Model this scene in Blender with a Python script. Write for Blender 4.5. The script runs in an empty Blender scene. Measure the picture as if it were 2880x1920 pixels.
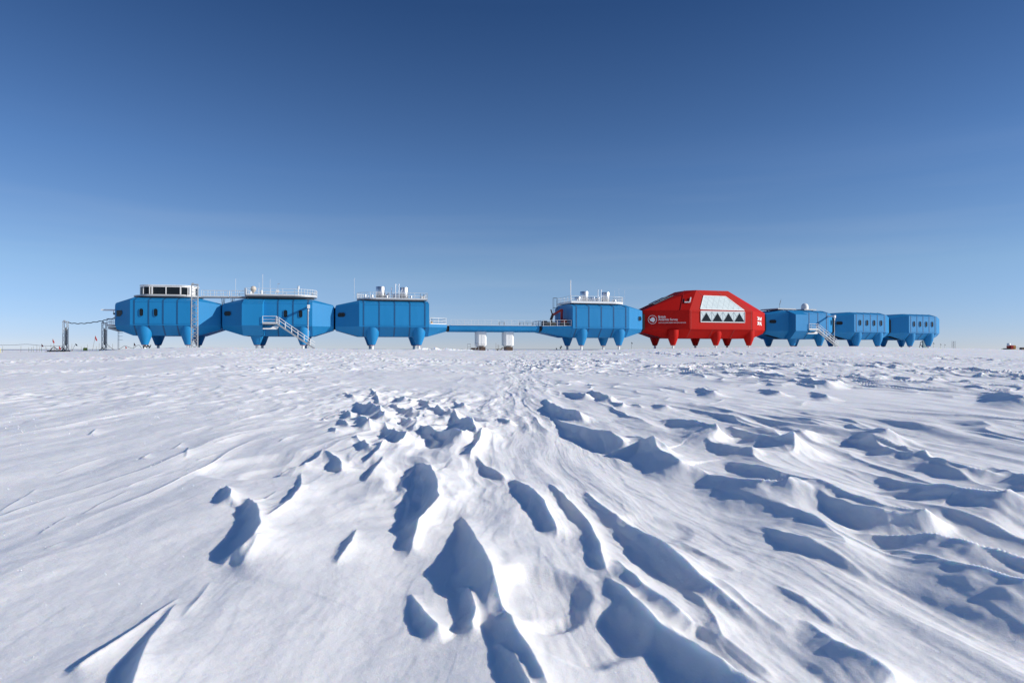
import bpy, math, random
import numpy as np
from mathutils import Vector, Matrix

# ---------------------------------------------------------------- camera, world, sun, exposure
scene = bpy.context.scene
EYE = 1.6; F = 1900.0; HOR = 981.5          # focal length and horizon row in photograph pixels (2880 wide)
cam_d = bpy.data.cameras.new("camera"); cam = bpy.data.objects.new("camera", cam_d)
scene.collection.objects.link(cam); scene.camera = cam
cam_d.sensor_width = 36.0; cam_d.lens = 36.0 * F / 2880.0
cam_d.clip_start = 0.1; cam_d.clip_end = 60000
cam.location = (0, 0, EYE)
cam.rotation_euler = (math.radians(90) + math.atan((HOR - 960) / F), 0, 0)
SUN_EL = math.radians(24); SUN_AZ = math.radians(100)     # azimuth clockwise from the view direction (+Y)
sdir = Vector((math.sin(SUN_AZ) * math.cos(SUN_EL), math.cos(SUN_AZ) * math.cos(SUN_EL), math.sin(SUN_EL)))
world = bpy.data.worlds.new("World"); scene.world = world; world.use_nodes = True
nt = world.node_tree; bg = nt.nodes["Background"]
sky = nt.nodes.new("ShaderNodeTexSky"); sky.sky_type = 'NISHITA'; sky.sun_disc = False
sky.sun_elevation = SUN_EL; sky.sun_rotation = SUN_AZ
sky.altitude = 3000; sky.air_density = 1.0; sky.dust_density = 0.0; sky.ozone_density = 6.5
# clear dry polar air: the sky pales towards the horizon faster than the model's, so its visible part is graded by elevation
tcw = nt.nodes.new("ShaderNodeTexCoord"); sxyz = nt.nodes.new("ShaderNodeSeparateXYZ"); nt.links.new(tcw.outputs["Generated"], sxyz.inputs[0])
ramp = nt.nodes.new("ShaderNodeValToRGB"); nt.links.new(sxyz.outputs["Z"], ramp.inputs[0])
SKY = [(0, (1.000, 0.863, 0.948)), (0.016, (1.000, 0.863, 0.948)), (0.111, (1.381, 1.115, 0.947)), (0.25, (1.000, 0.982, 0.962)), (0.454, (0.518, 0.646, 0.744)), (0.8, (1.0, 1.12, 1.22))]  # last stop, overhead and out of view, is brightened and blued to fill snow shadows
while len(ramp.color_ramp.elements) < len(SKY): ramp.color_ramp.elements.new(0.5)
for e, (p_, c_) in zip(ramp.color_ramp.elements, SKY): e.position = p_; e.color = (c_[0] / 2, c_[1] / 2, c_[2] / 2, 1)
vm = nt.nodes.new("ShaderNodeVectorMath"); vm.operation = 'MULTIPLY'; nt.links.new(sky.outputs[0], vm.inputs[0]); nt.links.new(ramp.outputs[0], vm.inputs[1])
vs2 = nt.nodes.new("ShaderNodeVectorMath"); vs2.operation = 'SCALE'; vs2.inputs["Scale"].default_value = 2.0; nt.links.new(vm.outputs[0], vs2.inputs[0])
cmap = nt.nodes.new("ShaderNodeMapping"); cmap.inputs["Scale"].default_value = (1.6, 1.6, 22); cmap.inputs["Rotation"].default_value = (0.05, 0.03, 0); nt.links.new(tcw.outputs["Generated"], cmap.inputs[0])
cno = nt.nodes.new("ShaderNodeTexNoise"); cno.inputs["Scale"].default_value = 1.3; cno.inputs["Detail"].default_value = 5; nt.links.new(cmap.outputs[0], cno.inputs["Vector"])
cr = nt.nodes.new("ShaderNodeMapRange"); cr.inputs[1].default_value = .48; cr.inputs[2].default_value = .78; cr.inputs[3].default_value = 0; cr.inputs[4].default_value = .12; nt.links.new(cno.outputs[0], cr.inputs[0])
ce = nt.nodes.new("ShaderNodeMapRange"); ce.inputs[1].default_value = .30; ce.inputs[2].default_value = .02; nt.links.new(sxyz.outputs["Z"], ce.inputs[0])
cmul = nt.nodes.new("ShaderNodeMath"); cmul.operation = 'MULTIPLY'; nt.links.new(cr.outputs[0], cmul.inputs[0]); nt.links.new(ce.outputs[0], cmul.inputs[1])
cmix = nt.nodes.new("ShaderNodeMix"); cmix.data_type = 'RGBA'; nt.links.new(cmul.outputs[0], cmix.inputs[0]); nt.links.new(vs2.outputs[0], cmix.inputs[6]); cmix.inputs[7].default_value = (6.0, 6.4, 6.9, 1)
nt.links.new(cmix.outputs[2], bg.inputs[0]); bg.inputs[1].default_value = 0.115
sun_d = bpy.data.lights.new("sun", 'SUN'); sun_d.energy = 4.95; sun_d.angle = math.radians(0.5)
sun_d.color = (1.0, 0.95, 0.87)
sun = bpy.data.objects.new("sun", sun_d); scene.collection.objects.link(sun)
sun.rotation_euler = sdir.to_track_quat('Z', 'Y').to_euler()
sun.location = (60, 0, 60)
scene.view_settings.view_transform = 'Standard'; scene.view_settings.look = 'None'
scene.view_settings.gamma = 1.0; scene.view_settings.exposure = 0.0
scene.view_settings.use_curve_mapping = False
scene.render.engine = 'CYCLES'
C = scene.collection

# ---------------------------------------------------------------- materials
def mat(name, col, rough=0.5, metal=0.0, spec=0.5, var=0.0, vscale=1.0, bump=0.0, bscale=20.0, coat=0.0, streak=False):
    m = bpy.data.materials.new(name); m.use_nodes = True
    t = m.node_tree; b = t.nodes["Principled BSDF"]
    b.inputs["Base Color"].default_value = (*col, 1); b.inputs["Roughness"].default_value = rough
    b.inputs["Metallic"].default_value = metal; b.inputs["Specular IOR Level"].default_value = spec
    b.inputs["Coat Weight"].default_value = coat
    tc = t.nodes.new("ShaderNodeTexCoord")
    if var > 0:
        mp = t.nodes.new("ShaderNodeMapping")
        if streak: mp.inputs["Scale"].default_value = (1, 1, 0.15)
        t.links.new(tc.outputs["Object"], mp.inputs[0])
        n = t.nodes.new("ShaderNodeTexNoise"); n.inputs["Scale"].default_value = vscale; n.inputs["Detail"].default_value = 6
        n.inputs["Roughness"].default_value = 0.65
        t.links.new(mp.outputs[0], n.inputs["Vector"])
        r = t.nodes.new("ShaderNodeMapRange"); r.inputs[1].default_value = 0.3; r.inputs[2].default_value = 0.7
        r.inputs[3].default_value = 1 - var; r.inputs[4].default_value = 1 + var
        t.links.new(n.outputs[0], r.inputs[0])
        mx = t.nodes.new("ShaderNodeVectorMath"); mx.operation = 'SCALE'
        mx.inputs[0].default_value = col; t.links.new(r.outputs[0], mx.inputs["Scale"])
        t.links.new(mx.outputs[0], b.inputs["Base Color"])
        r2 = t.nodes.new("ShaderNodeMapRange"); r2.inputs[1].default_value = 0.3; r2.inputs[2].default_value = 0.7
        r2.inputs[3].default_value = max(0.02, rough - 0.08); r2.inputs[4].default_value = min(1, rough + 0.1)
        t.links.new(n.outputs[0], r2.inputs[0]); t.links.new(r2.outputs[0], b.inputs["Roughness"])
    if bump > 0:
        n = t.nodes.new("ShaderNodeTexNoise"); n.inputs["Scale"].default_value = bscale; n.inputs["Detail"].default_value = 4
        t.links.new(tc.outputs["Object"], n.inputs["Vector"])
        bp = t.nodes.new("ShaderNodeBump"); bp.inputs["Strength"].default_value = bump; bp.inputs["Distance"].default_value = 0.02
        t.links.new(n.outputs[0], bp.inputs["Height"]); t.links.new(bp.outputs[0], b.inputs["Normal"])
    return m

M = {}
M['blue'] = mat("blue_paint", (0.010, 0.202, 0.45), 0.5, spec=0.3, var=0.06, vscale=0.5, streak=True)
M['seam'] = mat("blue_seam", (0.006, 0.085, 0.21), 0.5, var=0.05, vscale=2)
M['red'] = mat("red_paint", (0.44, 0.006, 0.003), 0.6, spec=0.15, var=0.06, vscale=0.5, streak=True)
M['redseam'] = mat("red_seam", (0.33, 0.010, 0.007), 0.45, var=0.05, vscale=2)
M['white'] = mat("white_paint", (0.78, 0.78, 0.76), 0.45, var=0.04, vscale=1.5)
M['rail'] = mat("galvanised_rail", (0.72, 0.72, 0.70), 0.45, var=0.05, vscale=3)
M['grey'] = mat("grey_steel", (0.36, 0.37, 0.38), 0.5, metal=0.3, var=0.08, vscale=2)
M['dgrey'] = mat("dark_deck", (0.10, 0.105, 0.11), 0.6, var=0.1, vscale=2)
M['steel'] = mat("polished_steel", (0.72, 0.73, 0.74), 0.38, metal=1.0, var=0.05, vscale=1.5, streak=True)
M['glass'] = mat("dark_glass", (0.010, 0.014, 0.018), 0.25, spec=0.22, var=0.05, vscale=1)
M['black'] = mat("black_rubber", (0.012, 0.013, 0.016), 0.6, var=0.1, vscale=2)
M['panel'] = mat("translucent_panel", (0.56, 0.65, 0.65), 0.4, var=0.04, vscale=0.8)
M['panelline'] = mat("panel_joint", (0.36, 0.41, 0.42), 0.5, var=0.03)
M['cream'] = mat("cream_radome", (0.62, 0.55, 0.45), 0.45, var=0.05, vscale=2)
M['crate'] = mat("plywood_crate", (0.34, 0.23, 0.10), 0.7, var=0.15, vscale=3)
M['redobj'] = mat("red_enamel", (0.42, 0.03, 0.018), 0.4, var=0.08, vscale=2)
M['flagred'] = mat("red_cloth", (0.50, 0.035, 0.03), 0.8, var=0.1, vscale=5)
M['flagblack'] = mat("black_cloth", (0.02, 0.02, 0.03), 0.8, var=0.1, vscale=5)
M['bamboo'] = mat("bamboo_cane", (0.20, 0.16, 0.10), 0.7, var=0.1, vscale=5)
M['yellow'] = mat("yellow_paint", (0.70, 0.60, 0.04), 0.5, var=0.08, vscale=2)
M['orange'] = mat("orange_paint", (0.62, 0.30, 0.06), 0.5, var=0.08, vscale=2)
M['brown'] = mat("brown_steel", (0.09, 0.055, 0.04), 0.6, var=0.15, vscale=3)
M['pier'] = mat("scuffed_white", (0.80, 0.80, 0.78), 0.5, var=0.06, vscale=1.2, streak=True)
M['ring'] = mat("red_ring", (0.45, 0.10, 0.06), 0.5, var=0.05)
M['soil'] = mat("lead_grey", (0.05, 0.055, 0.06), 0.6, var=0.1, vscale=2)

# ---------------------------------------------------------------- mesh helper
class MB:
    def __init__(s, off=(0, 0, 0)): s.v = []; s.f = []; s.m = []; s.sm = []; s.off = Vector(off)
    def add(s, vs, fs, mi=0, smooth=False):
        n = len(s.v); s.v += [Vector(p) - s.off for p in vs]
        for f in fs: s.f.append([n + i for i in f]); s.m.append(mi); s.sm.append(smooth)
    def box(s, c, d, mi=0, ax=None):
        c = Vector(c); X, Y, Z = ax or (Vector((1, 0, 0)), Vector((0, 1, 0)), Vector((0, 0, 1)))
        vs = [c + X * (d[0] / 2 * i) + Y * (d[1] / 2 * j) + Z * (d[2] / 2 * k) for i in (-1, 1) for j in (-1, 1) for k in (-1, 1)]
        s.add(vs, [(0, 1, 3, 2), (4, 6, 7, 5), (0, 4, 5, 1), (2, 3, 7, 6), (0, 2, 6, 4), (1, 5, 7, 3)], mi)
    def bar(s, a, b, w, h, mi=0):
        a = Vector(a); b = Vector(b); X = (b - a); L = X.length; X.normalize()
        up = Vector((0, 0, 1)) if abs(X.z) < 0.95 else Vector((0, 1, 0))
        Y = up.cross(X).normalized(); Z = X.cross(Y)
        s.box((a + b) / 2, (L, w, h), mi, (X, Y, Z))
    def tube(s, pts, r, n=8, mi=0, cap=True, smooth=True):
        pts = [Vector(p) for p in pts]; rs = r if isinstance(r, (list, tuple)) else [r] * len(pts)
        rings = []; vs = []
        for i, p in enumerate(pts):
            d = (pts[min(i + 1, len(pts) - 1)] - pts[max(i - 1, 0)]).normalized()
            up = Vector((0, 0, 1)) if abs(d.z) < 0.9 else Vector((0, 1, 0))
            X = up.cross(d).normalized(); Y = d.cross(X)
            for k in range(n):
                a = 2 * math.pi * k / n; vs.append(p + (X * math.cos(a) + Y * math.sin(a)) * rs[i])
        fs = [(i * n + k, i * n + (k + 1) % n, (i + 1) * n + (k + 1) % n, (i + 1) * n + k) for i in range(len(pts) - 1) for k in range(n)]
        s.add(vs, fs, mi, smooth)
        if cap: s.add(vs[:n][::-1], [tuple(range(n))], mi); s.add(vs[-n:], [tuple(range(n))], mi)
    def lathe(s, c, prof, n=24, mi=0):
        c = Vector(c); vs = []
        for r, z in prof:
            for k in range(n):
                a = 2 * math.pi * k / n; vs.append(c + Vector((r * math.cos(a), r * math.sin(a), z)))
        fs = [(i * n + k, i * n + (k + 1) % n, (i + 1) * n + (k + 1) % n, (i + 1) * n + k) for i in range(len(prof) - 1) for k in range(n)]
        s.add(vs, fs, mi, True)
        s.add(vs[:n][::-1], [tuple(range(n))], mi); s.add(vs[-n:], [tuple(range(n))], mi)
    def extr(s, poly, d, mi=0):
        """poly: 3D points of a planar outline, extruded along vector d"""
        d = Vector(d); P = [Vector(p) for p in poly]; n = len(P)
        vs = P + [p + d for p in P]
        s.add(vs, [tuple(range(n))[::-1], tuple(range(n, 2 * n))] + [(i, (i + 1) % n, n + (i + 1) % n, n + i) for i in range(n)], mi)
    def loft(s, secs, mi=0, cap=True):
        n = len(secs[0]); vs = [Vector(p) for q in secs for p in q]
        fs = [(i * n + k, i * n + (k + 1) % n, (i + 1) * n + (k + 1) % n, (i + 1) * n + k) for i in range(len(secs) - 1) for k in range(n)]
        if cap: fs += [tuple(range(n))[::-1], tuple(range(len(vs) - n, len(vs)))]
        s.add(vs, fs, mi)
    def build(s, name, mats, parent=None, loc=None, rotz=None, fix=True):
        me = bpy.data.meshes.new(name); me.from_pydata([tuple(p) for p in s.v], [], s.f)
        ms = mats if isinstance(mats, (list, tuple)) else [mats]
        for m in ms: me.materials.append(m)
        me.polygons.foreach_set("material_index", s.m); me.polygons.foreach_set("use_smooth", s.sm)
        if fix:
            import bmesh
            bm = bmesh.new(); bm.from_mesh(me); bmesh.ops.recalc_face_normals(bm, faces=bm.faces); bm.to_mesh(me); bm.free()
        me.update()
        o = bpy.data.objects.new(name, me); C.objects.link(o)
        if parent: o.parent = parent
        if loc is not None: o.location = loc
        if rotz is not None: o.rotation_euler = (0, 0, rotz)
        return o

def tag(o, label=None, cat=None, group=None, kind=None):
    if label: o["label"] = label
    if cat: o["category"] = cat
    if group: o["group"] = group
    if kind: o["kind"] = kind
    return o
def thing(name, label, cat, loc=(0, 0, 0), rotz=0.0, group=None):
    o = bpy.data.objects.new(name, None); C.objects.link(o); o.location = loc; o.rotation_euler = (0, 0, rotz)
    o.empty_display_size = 0.5
    return tag(o, label, cat, group)

# ---------------------------------------------------------------- the line the station stands on
_KM = [(365, 16.45), (549, 16.4), (700, 16.25), (878, 16.05), (1010, 15.85), (1207, 15.5), (1611, 14.9), (1770, 14.6),
      (1940, 14.0), (2118, 13.2), (2218, 12.75), (2332, 12.2), (2403, 11.86), (2493, 11.42), (2557, 11.15), (2635, 10.75)]
_fit = np.polyfit([a for a, b in _KM], [b for a, b in _KM], 1)
KP = [(a, .62 * b + .38 * float(np.polyval(_fit, a))) for a, b in _KM]
KP = [(-400, KP[0][1] + .5)] + KP + [(2900, KP[-1][1] - 1.2), (3400, KP[-1][1] - 2.4)]
def kpx(px): return float(np.interp(px, [a for a, b in KP], [b for a, b in KP]))
def pos(px, k=None):
    k = k or kpx(px); y = F / k; return Vector(((px - 1440) / F * y, y, 0))
def zat(py, k): return EYE + (HOR - py) / k
def ray(px, py): return Vector(((px - 1440) / F, 1.0, (HOR - py) / F))
def hit(px, py, p0, n):
    """point of a world plane seen at a photograph pixel"""
    r = ray(px, py); o = Vector((0, 0, EYE)); return o + r * ((Vector(p0) - o).dot(n) / r.dot(n))
def at(px, py, y): return Vector((0, 0, EYE)) + ray(px, py) * y

# ---------------------------------------------------------------- terrain
CP = [(-1400, 998), (-300, 994), (0, 992), (184, 989), (290, 986), (340, 983.5), (400, 980.5), (480, 978.5), (560, 977.5), (640, 977.5),
      (720, 979.5), (860, 980.5), (1030, 981.8), (1170, 983.7), (1280, 985.3), (1440, 986), (1600, 984.5), (1740, 983), (1840, 980.3),
      (2000, 978.5), (2110, 976.5), (2250, 974.3), (2400, 974.3), (2500, 976.5), (2620, 978), (2760, 980.5), (2880, 983), (3200, 986), (4200, 992)]
_kx = np.array([a for a, b in KP], float); _ky = np.array([b for a, b in KP]); _cx = np.array([a for a, b in CP], float); _cy = np.array([b for a, b in CP])
def zbase(x, y):
    x = np.asarray(x, float); y = np.asarray(y, float)
    yy = np.maximum(y, 0.5); px = np.clip(1440 + F * x / yy, -1400, 4200)
    k = np.interp(px, _kx, _ky); Y = F / k
    zs = EYE + (HOR - np.interp(px, _cx, _cy)) / k
    q = np.clip((y - 2.0) / (Y - 6), 0, 1)
    s = q * 0.35 + 0.65 * q * q * (3 - 2 * q)
    back = np.clip((y - Y - 14) / 120.0, 0, 1); back = back * back * (3 - 2 * back)
    z = zs * s * (1 - back) + back * 0.35
    return np.where(y < 2.0, 0.0, z)
def gz(x, y): return float(zbase(x, y))
def ground_at(px, py):
    lo, hi = 1.0, 110.0
    for _ in range(40):
        m = math.sqrt(lo * hi); x = (px - 1440) / F * m
        v = HOR + (EYE - gz(x, m)) * F / m
        if v > py: lo = m
        else: hi = m
    return ((px - 1440) / F * m, m)

rng = np.random.RandomState(7)
PERM = rng.permutation(1024); PERM = np.concatenate([PERM, PERM]); GA = rng.rand(1024) * 2 * np.pi
GX = np.cos(GA).astype(np.float32); GY = np.sin(GA).astype(np.float32)
def perlin(x, y):
    xi = np.floor(x).astype(np.int64); yi = np.floor(y).astype(np.int64)
    xf = (x - xi).astype(np.float32); yf = (y - yi).astype(np.float32)
    u = xf * xf * xf * (xf * (xf * 6 - 15) + 10); v = yf * yf * yf * (yf * (yf * 6 - 15) + 10)
    def g(ix, iy, dx, dy):
        h = PERM[(PERM[ix & 1023] + iy) & 1023]; return GX[h] * dx + GY[h] * dy
    a = g(xi, yi, xf, yf); b = g(xi + 1, yi, xf - 1, yf); c = g(xi, yi + 1, xf, yf - 1); d = g(xi + 1, yi + 1, xf - 1, yf - 1)
    return (a + (b - a) * u + (c - a) * v + (a - b - c + d) * u * v) * 1.5
def sst(a, b, x):
    t = np.clip((x - a) / (b - a), 0, 1); return t * t * (3 - 2 * t)

def DC(x, y): return (x * 1.2245, 956 + y * 1.2245)     # tracing frame -> photograph pixels
# crests of the wind-cut ridges: points (x, y, width of the shadow they throw), then sunny side width in units of the shadow width
RIDGES = [
 ([(568,368,8),(590,378,45),(597,395,40),(595,420,78),(585,445,85),(560,465,70),(535,480,50),(515,500,30),(490,520,12)], 1.5, 1.35),
 ([(520,338,12),(530,348,42),(534,358,50),(522,370,35)], .8),
 ([(692,308,6),(692,345,25),(672,375,30),(640,400,28),(600,430,8)], 1.6),
 ([(420,585,4),(330,650,22),(250,705,40),(190,745,35),(140,782,8)], 1.0, 1.2),
 ([(414,598,4),(380,650,26),(348,690,34),(328,730,58),(305,790,60),(290,850,40)], 2.4, 1.25),
 ([(822,430,4),(806,460,35),(787,490,25),(770,520,5)], 1.2),
 ([(960,282,8),(990,292,50),(1002,320,62),(1012,345,95),(988,370,75),(968,400,75),(960,425,52),(950,455,56),(925,485,25),(910,500,4)], .9),
 ([(1055,400,6),(1072,420,22),(1090,445,55),(1110,478,92),(1133,520,100),(1152,560,85),(1165,600,68),(1190,660,60),(1215,710,55),(1250,780,50),(1300,860,50)], 2.9, 1.45),
 ([(1170,316,6),(1197,324,28),(1228,346,52),(1248,372,56),(1264,402,50),(1277,432,40),(1280,462,10)], .7),
 ([(1255,322,5),(1300,358,28),(1330,390,34),(1350,412,32),(1366,450,34),(1378,480,36),(1390,536,35),(1415,575,12)], .7),
 ([(1340,335,6),(1366,362,26),(1404,392,42),(1446,415,52),(1480,446,64),(1521,471,84),(1552,496,88),(1580,521,84),(1604,546,70),(1640,578,52),(1700,625,36),(1770,680,20)], .6),
 ([(1385,556,6),(1402,566,26),(1438,592,56),(1474,622,78),(1510,652,86),(1548,684,74),(1590,720,60),(1640,765,50),(1700,820,40)], .45),
 ([(1410,520,5),(1440,545,40),(1476,571,68),(1526,596,84),(1561,621,84),(1588,646,58),(1612,670,24),(1650,700,8)], .7),
 ([(1570,585,5),(1612,606,26),(1642,646,46),(1660,686,42),(1720,740,30),(1790,800,30)], 1.6),
 ([(1528,668,6),(1570,696,48),(1608,726,78),(1680,756,128),(1756,781,170),(1840,820,190)], .7),
 ([(1838,648,5),(1880,680,36),(1908,700,58),(1968,730,94),(2022,760,100),(2080,800,80)], 1.2),
 ([(1560,462,4),(1600,487,15),(1625,502,24),(1650,516,18),(1700,545,6)], 2.5),
 ([(1640,560,4),(1680,585,22),(1730,625,30),(1780,660,22),(1820,690,6)], 1.6),
 ([(1740,420,4),(1810,455,24),(1860,478,38),(1905,500,36),(1955,528,25),(2010,566,8)], 1.8),
 ([(1780,575,4),(1840,602,26),(1890,640,18),(1920,670,5)], 1.8),
 ([(2030,480,5),(2060,490,20),(2110,498,60),(2180,512,110),(2260,526,150),(2352,545,190),(2450,570,200)], .8, 1.0),
 ([(1950,444,5),(2000,444,30),(2080,441,80),(2151,443,118),(2240,465,130),(2352,500,120),(2460,540,120)], .6),
 ([(1870,370,5),(1900,378,20),(1960,390,50),(2030,405,70),(2100,420,60),(2200,442,20)], .8),
 ([(1660,272,5),(1690,278,22),(1740,285,60),(1800,300,80),(1880,325,82),(1960,355,90),(2040,385,90),(2130,415,76),(2220,446,20)], .9),
 ([(1585,294,5),(1620,300,28),(1680,307,80),(1750,316,120),(1806,322,120),(1818,330,50)], .3, .8),
 ([(2010,302,5),(2050,310,34),(2130,322,90),(2220,335,146),(2310,345,180),(2326,356,60)], .25),
 ([(2270,290,5),(2295,296,20),(2352,310,60),(2420,330,80)], 1.),
 ([(1515,180,5),(1550,181,25),(1600,181,60),(1650,190,88),(1670,207,60)], .4),
 ([(1670,198,5),(1700,206,25),(1760,214,60),(1825,221,80),(1856,236,30)], .6),
 ([(1780,198,5),(1850,202,50),(1872,208,20)], .8), ([(1945,205,5),(1975,207,25),(2035,211,60),(2060,222,24)], .6),
 ([(1975,224,5),(2010,229,30),(2060,238,60),(2095,250,50),(2160,272,16)], 1.), ([(2070,245,5),(2100,252,30),(2155,262,60),(2220,284,60),(2320,305,50)], 1.),
 ([(1250,134,5),(1268,148,22),(1292,158,32),(1326,164,46),(1348,180,34)], 1.), ([(1270,176,5),(1288,185,14),(1340,198,50),(1400,205,70),(1432,224,60),(1470,234,40),(1530,246,46),(1556,256,10)], 1.2),
 ([(1400,140,6),(1432,145,20),(1440,152,8)], .6), ([(1452,145,6),(1468,147,16),(1476,153,8)], .6), ([(1500,146,6),(1530,148,28),(1540,155,10)], .6), ([(1290,118,6),(1345,122,30),(1360,128,10)], .8), ([(1355,118,6),(1400,126,34),(1420,134,10)], .8),
 ([(1430,216,5),(1470,226,24),(1510,242,60),(1560,262,80),(1610,280,30)], .9), ([(1620,232,5),(1660,240,30),(1700,252,34),(1760,270,12)], 1.2),
 ([(1860,120,5),(1900,124,30),(1910,130,12)], 1.), ([(1740,112,5),(1790,116,30),(1800,121,12)], 1.), ([(1600,112,5),(1640,118,34),(1650,124,12)], 1.), ([(2250,124,5),(2352,128,90),(2400,132,60)], 1.), ([(1830,88,5),(1900,92,40),(1950,96,20)], 1.),
 # the broken trough left of centre
 ([(852,112,5),(866,125,14),(872,142,6)], 1.), ([(790,120,5),(805,126,16),(815,134,8)], 1.), ([(815,140,6),(870,150,52),(884,166,50),(868,184,22)], .7), ([(896,150,5),(950,158,26),(960,166,8)], .9),
 ([(790,160,6),(804,166,24),(808,178,8)], .8), ([(824,176,8),(848,182,46),(854,197,24)], .7), ([(778,186,6),(796,190,22),(804,200,8)], .8), ([(975,152,6),(1010,158,26),(1042,168,26)], .8),
 ([(1020,158,8),(1048,166,30),(1078,176,60),(1094,194,80),(1090,216,24)], .5), ([(960,196,6),(1000,203,40),(1062,214,58),(1080,222,14)], .7),
 ([(880,195,8),(904,204,38),(932,216,44),(926,232,30),(906,250,14)], .8), ([(815,226,6),(838,236,26),(848,246,28),(836,258,10)], .8), ([(892,236,5),(882,244,24),(860,264,24),(832,284,4)], 1.2),
 ([(742,258,6),(775,268,36),(786,286,48),(772,300,20)], .7), ([(742,254,5),(735,264,24),(702,284,38),(672,294,8)], 1.3), ([(882,274,4),(872,286,18),(858,306,22),(836,328,4)], 1.2),
 ([(1120,206,5),(1110,218,22),(1096,236,42),(1080,256,42),(1058,272,16)], .8), ([(1094,270,5),(1112,282,16),(1142,300,28),(1170,322,8)], 1.), ([(690,286,4),(668,292,28),(638,308,14)], 1.),
 ([(920,176,5),(940,182,22),(950,192,8)], .8), ([(985,220,5),(1010,228,26),(1020,238,10)], .8), ([(760,205,5),(772,210,16),(770,218,5)], 1.), ([(735,178,4),(748,180,12)], 1.), ([(1140,180,5),(1172,185,22),(1180,190,8)], 1.),
 ([(905,128,5),(930,132,22),(940,138,8)], .9), ([(960,134,5),(985,140,22),(995,146,8)], .9), ([(1040,142,5),(1068,148,22),(1075,154,8)], .9),
 # small ones on the left
 ([(222,204,4),(214,210,12),(206,216,4)], 2.), ([(436,244,3),(432,256,7),(427,270,3)], 2.), ([(420,232,3),(410,240,10),(398,246,4)], 2.), ([(345,256,4),(334,264,12),(322,271,4)], 2.), ([(160,396,3),(105,430,8),(92,442,3)], 2.5), ([(150,462,3),(124,472,9),(102,482,3)], 2.5),
 ([(606,484,3),(578,505,12),(552,528,4)], 2.), ([(486,552,3),(458,600,12),(424,645,5)], 2.5), ([(940,566,6),(955,582,14),(978,612,36),(1008,640,44),(1050,658,8)], 1., 1.5), ([(1050,555,5),(1074,564,14),(1097,606,52),(1088,640,52),(1050,652,14)], .4),
 ([(1130,690,6),(1152,702,14),(1178,724,38),(1212,782,68),(1230,830,60)], .8), ([(640,350,3),(600,378,10),(560,400,4)], 2.), ([(520,250,3),(480,262,8),(450,275,3)], 2.5), ([(300,340,3),(240,366,8),(190,395,3)], 3.), ([(90,330,3),(40,362,8),(0,388,4)], 3.), ([(620,168,3),(560,182,8),(520,196,3)], 2.5),
 ([(380,300,3),(330,316,9),(290,336,3)], 3.), ([(250,260,3),(180,282,8),(130,300,3)], 3.), ([(700,215,3),(660,226,10),(640,236,3)], 2.), ([(560,215,3),(520,226,9),(490,238,3)], 2.), ([(480,196,3),(440,206,9),(410,216,3)], 2.),
]
# gentle sunlit banks and scooped basins: (centre in the tracing frame, half width m, half length m, depth)
HOLLOWS = [((1240,600), .30, .45, .07), ((1330,690), .35, .35, .05), ((960,235), .55, 1.0, .07), ((610,290), .7, .9, .07), ((1060,190), .5, .8, .08), ((620,300), .35, .5, .03), ((1500,430), .3, .5, .03)]

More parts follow.
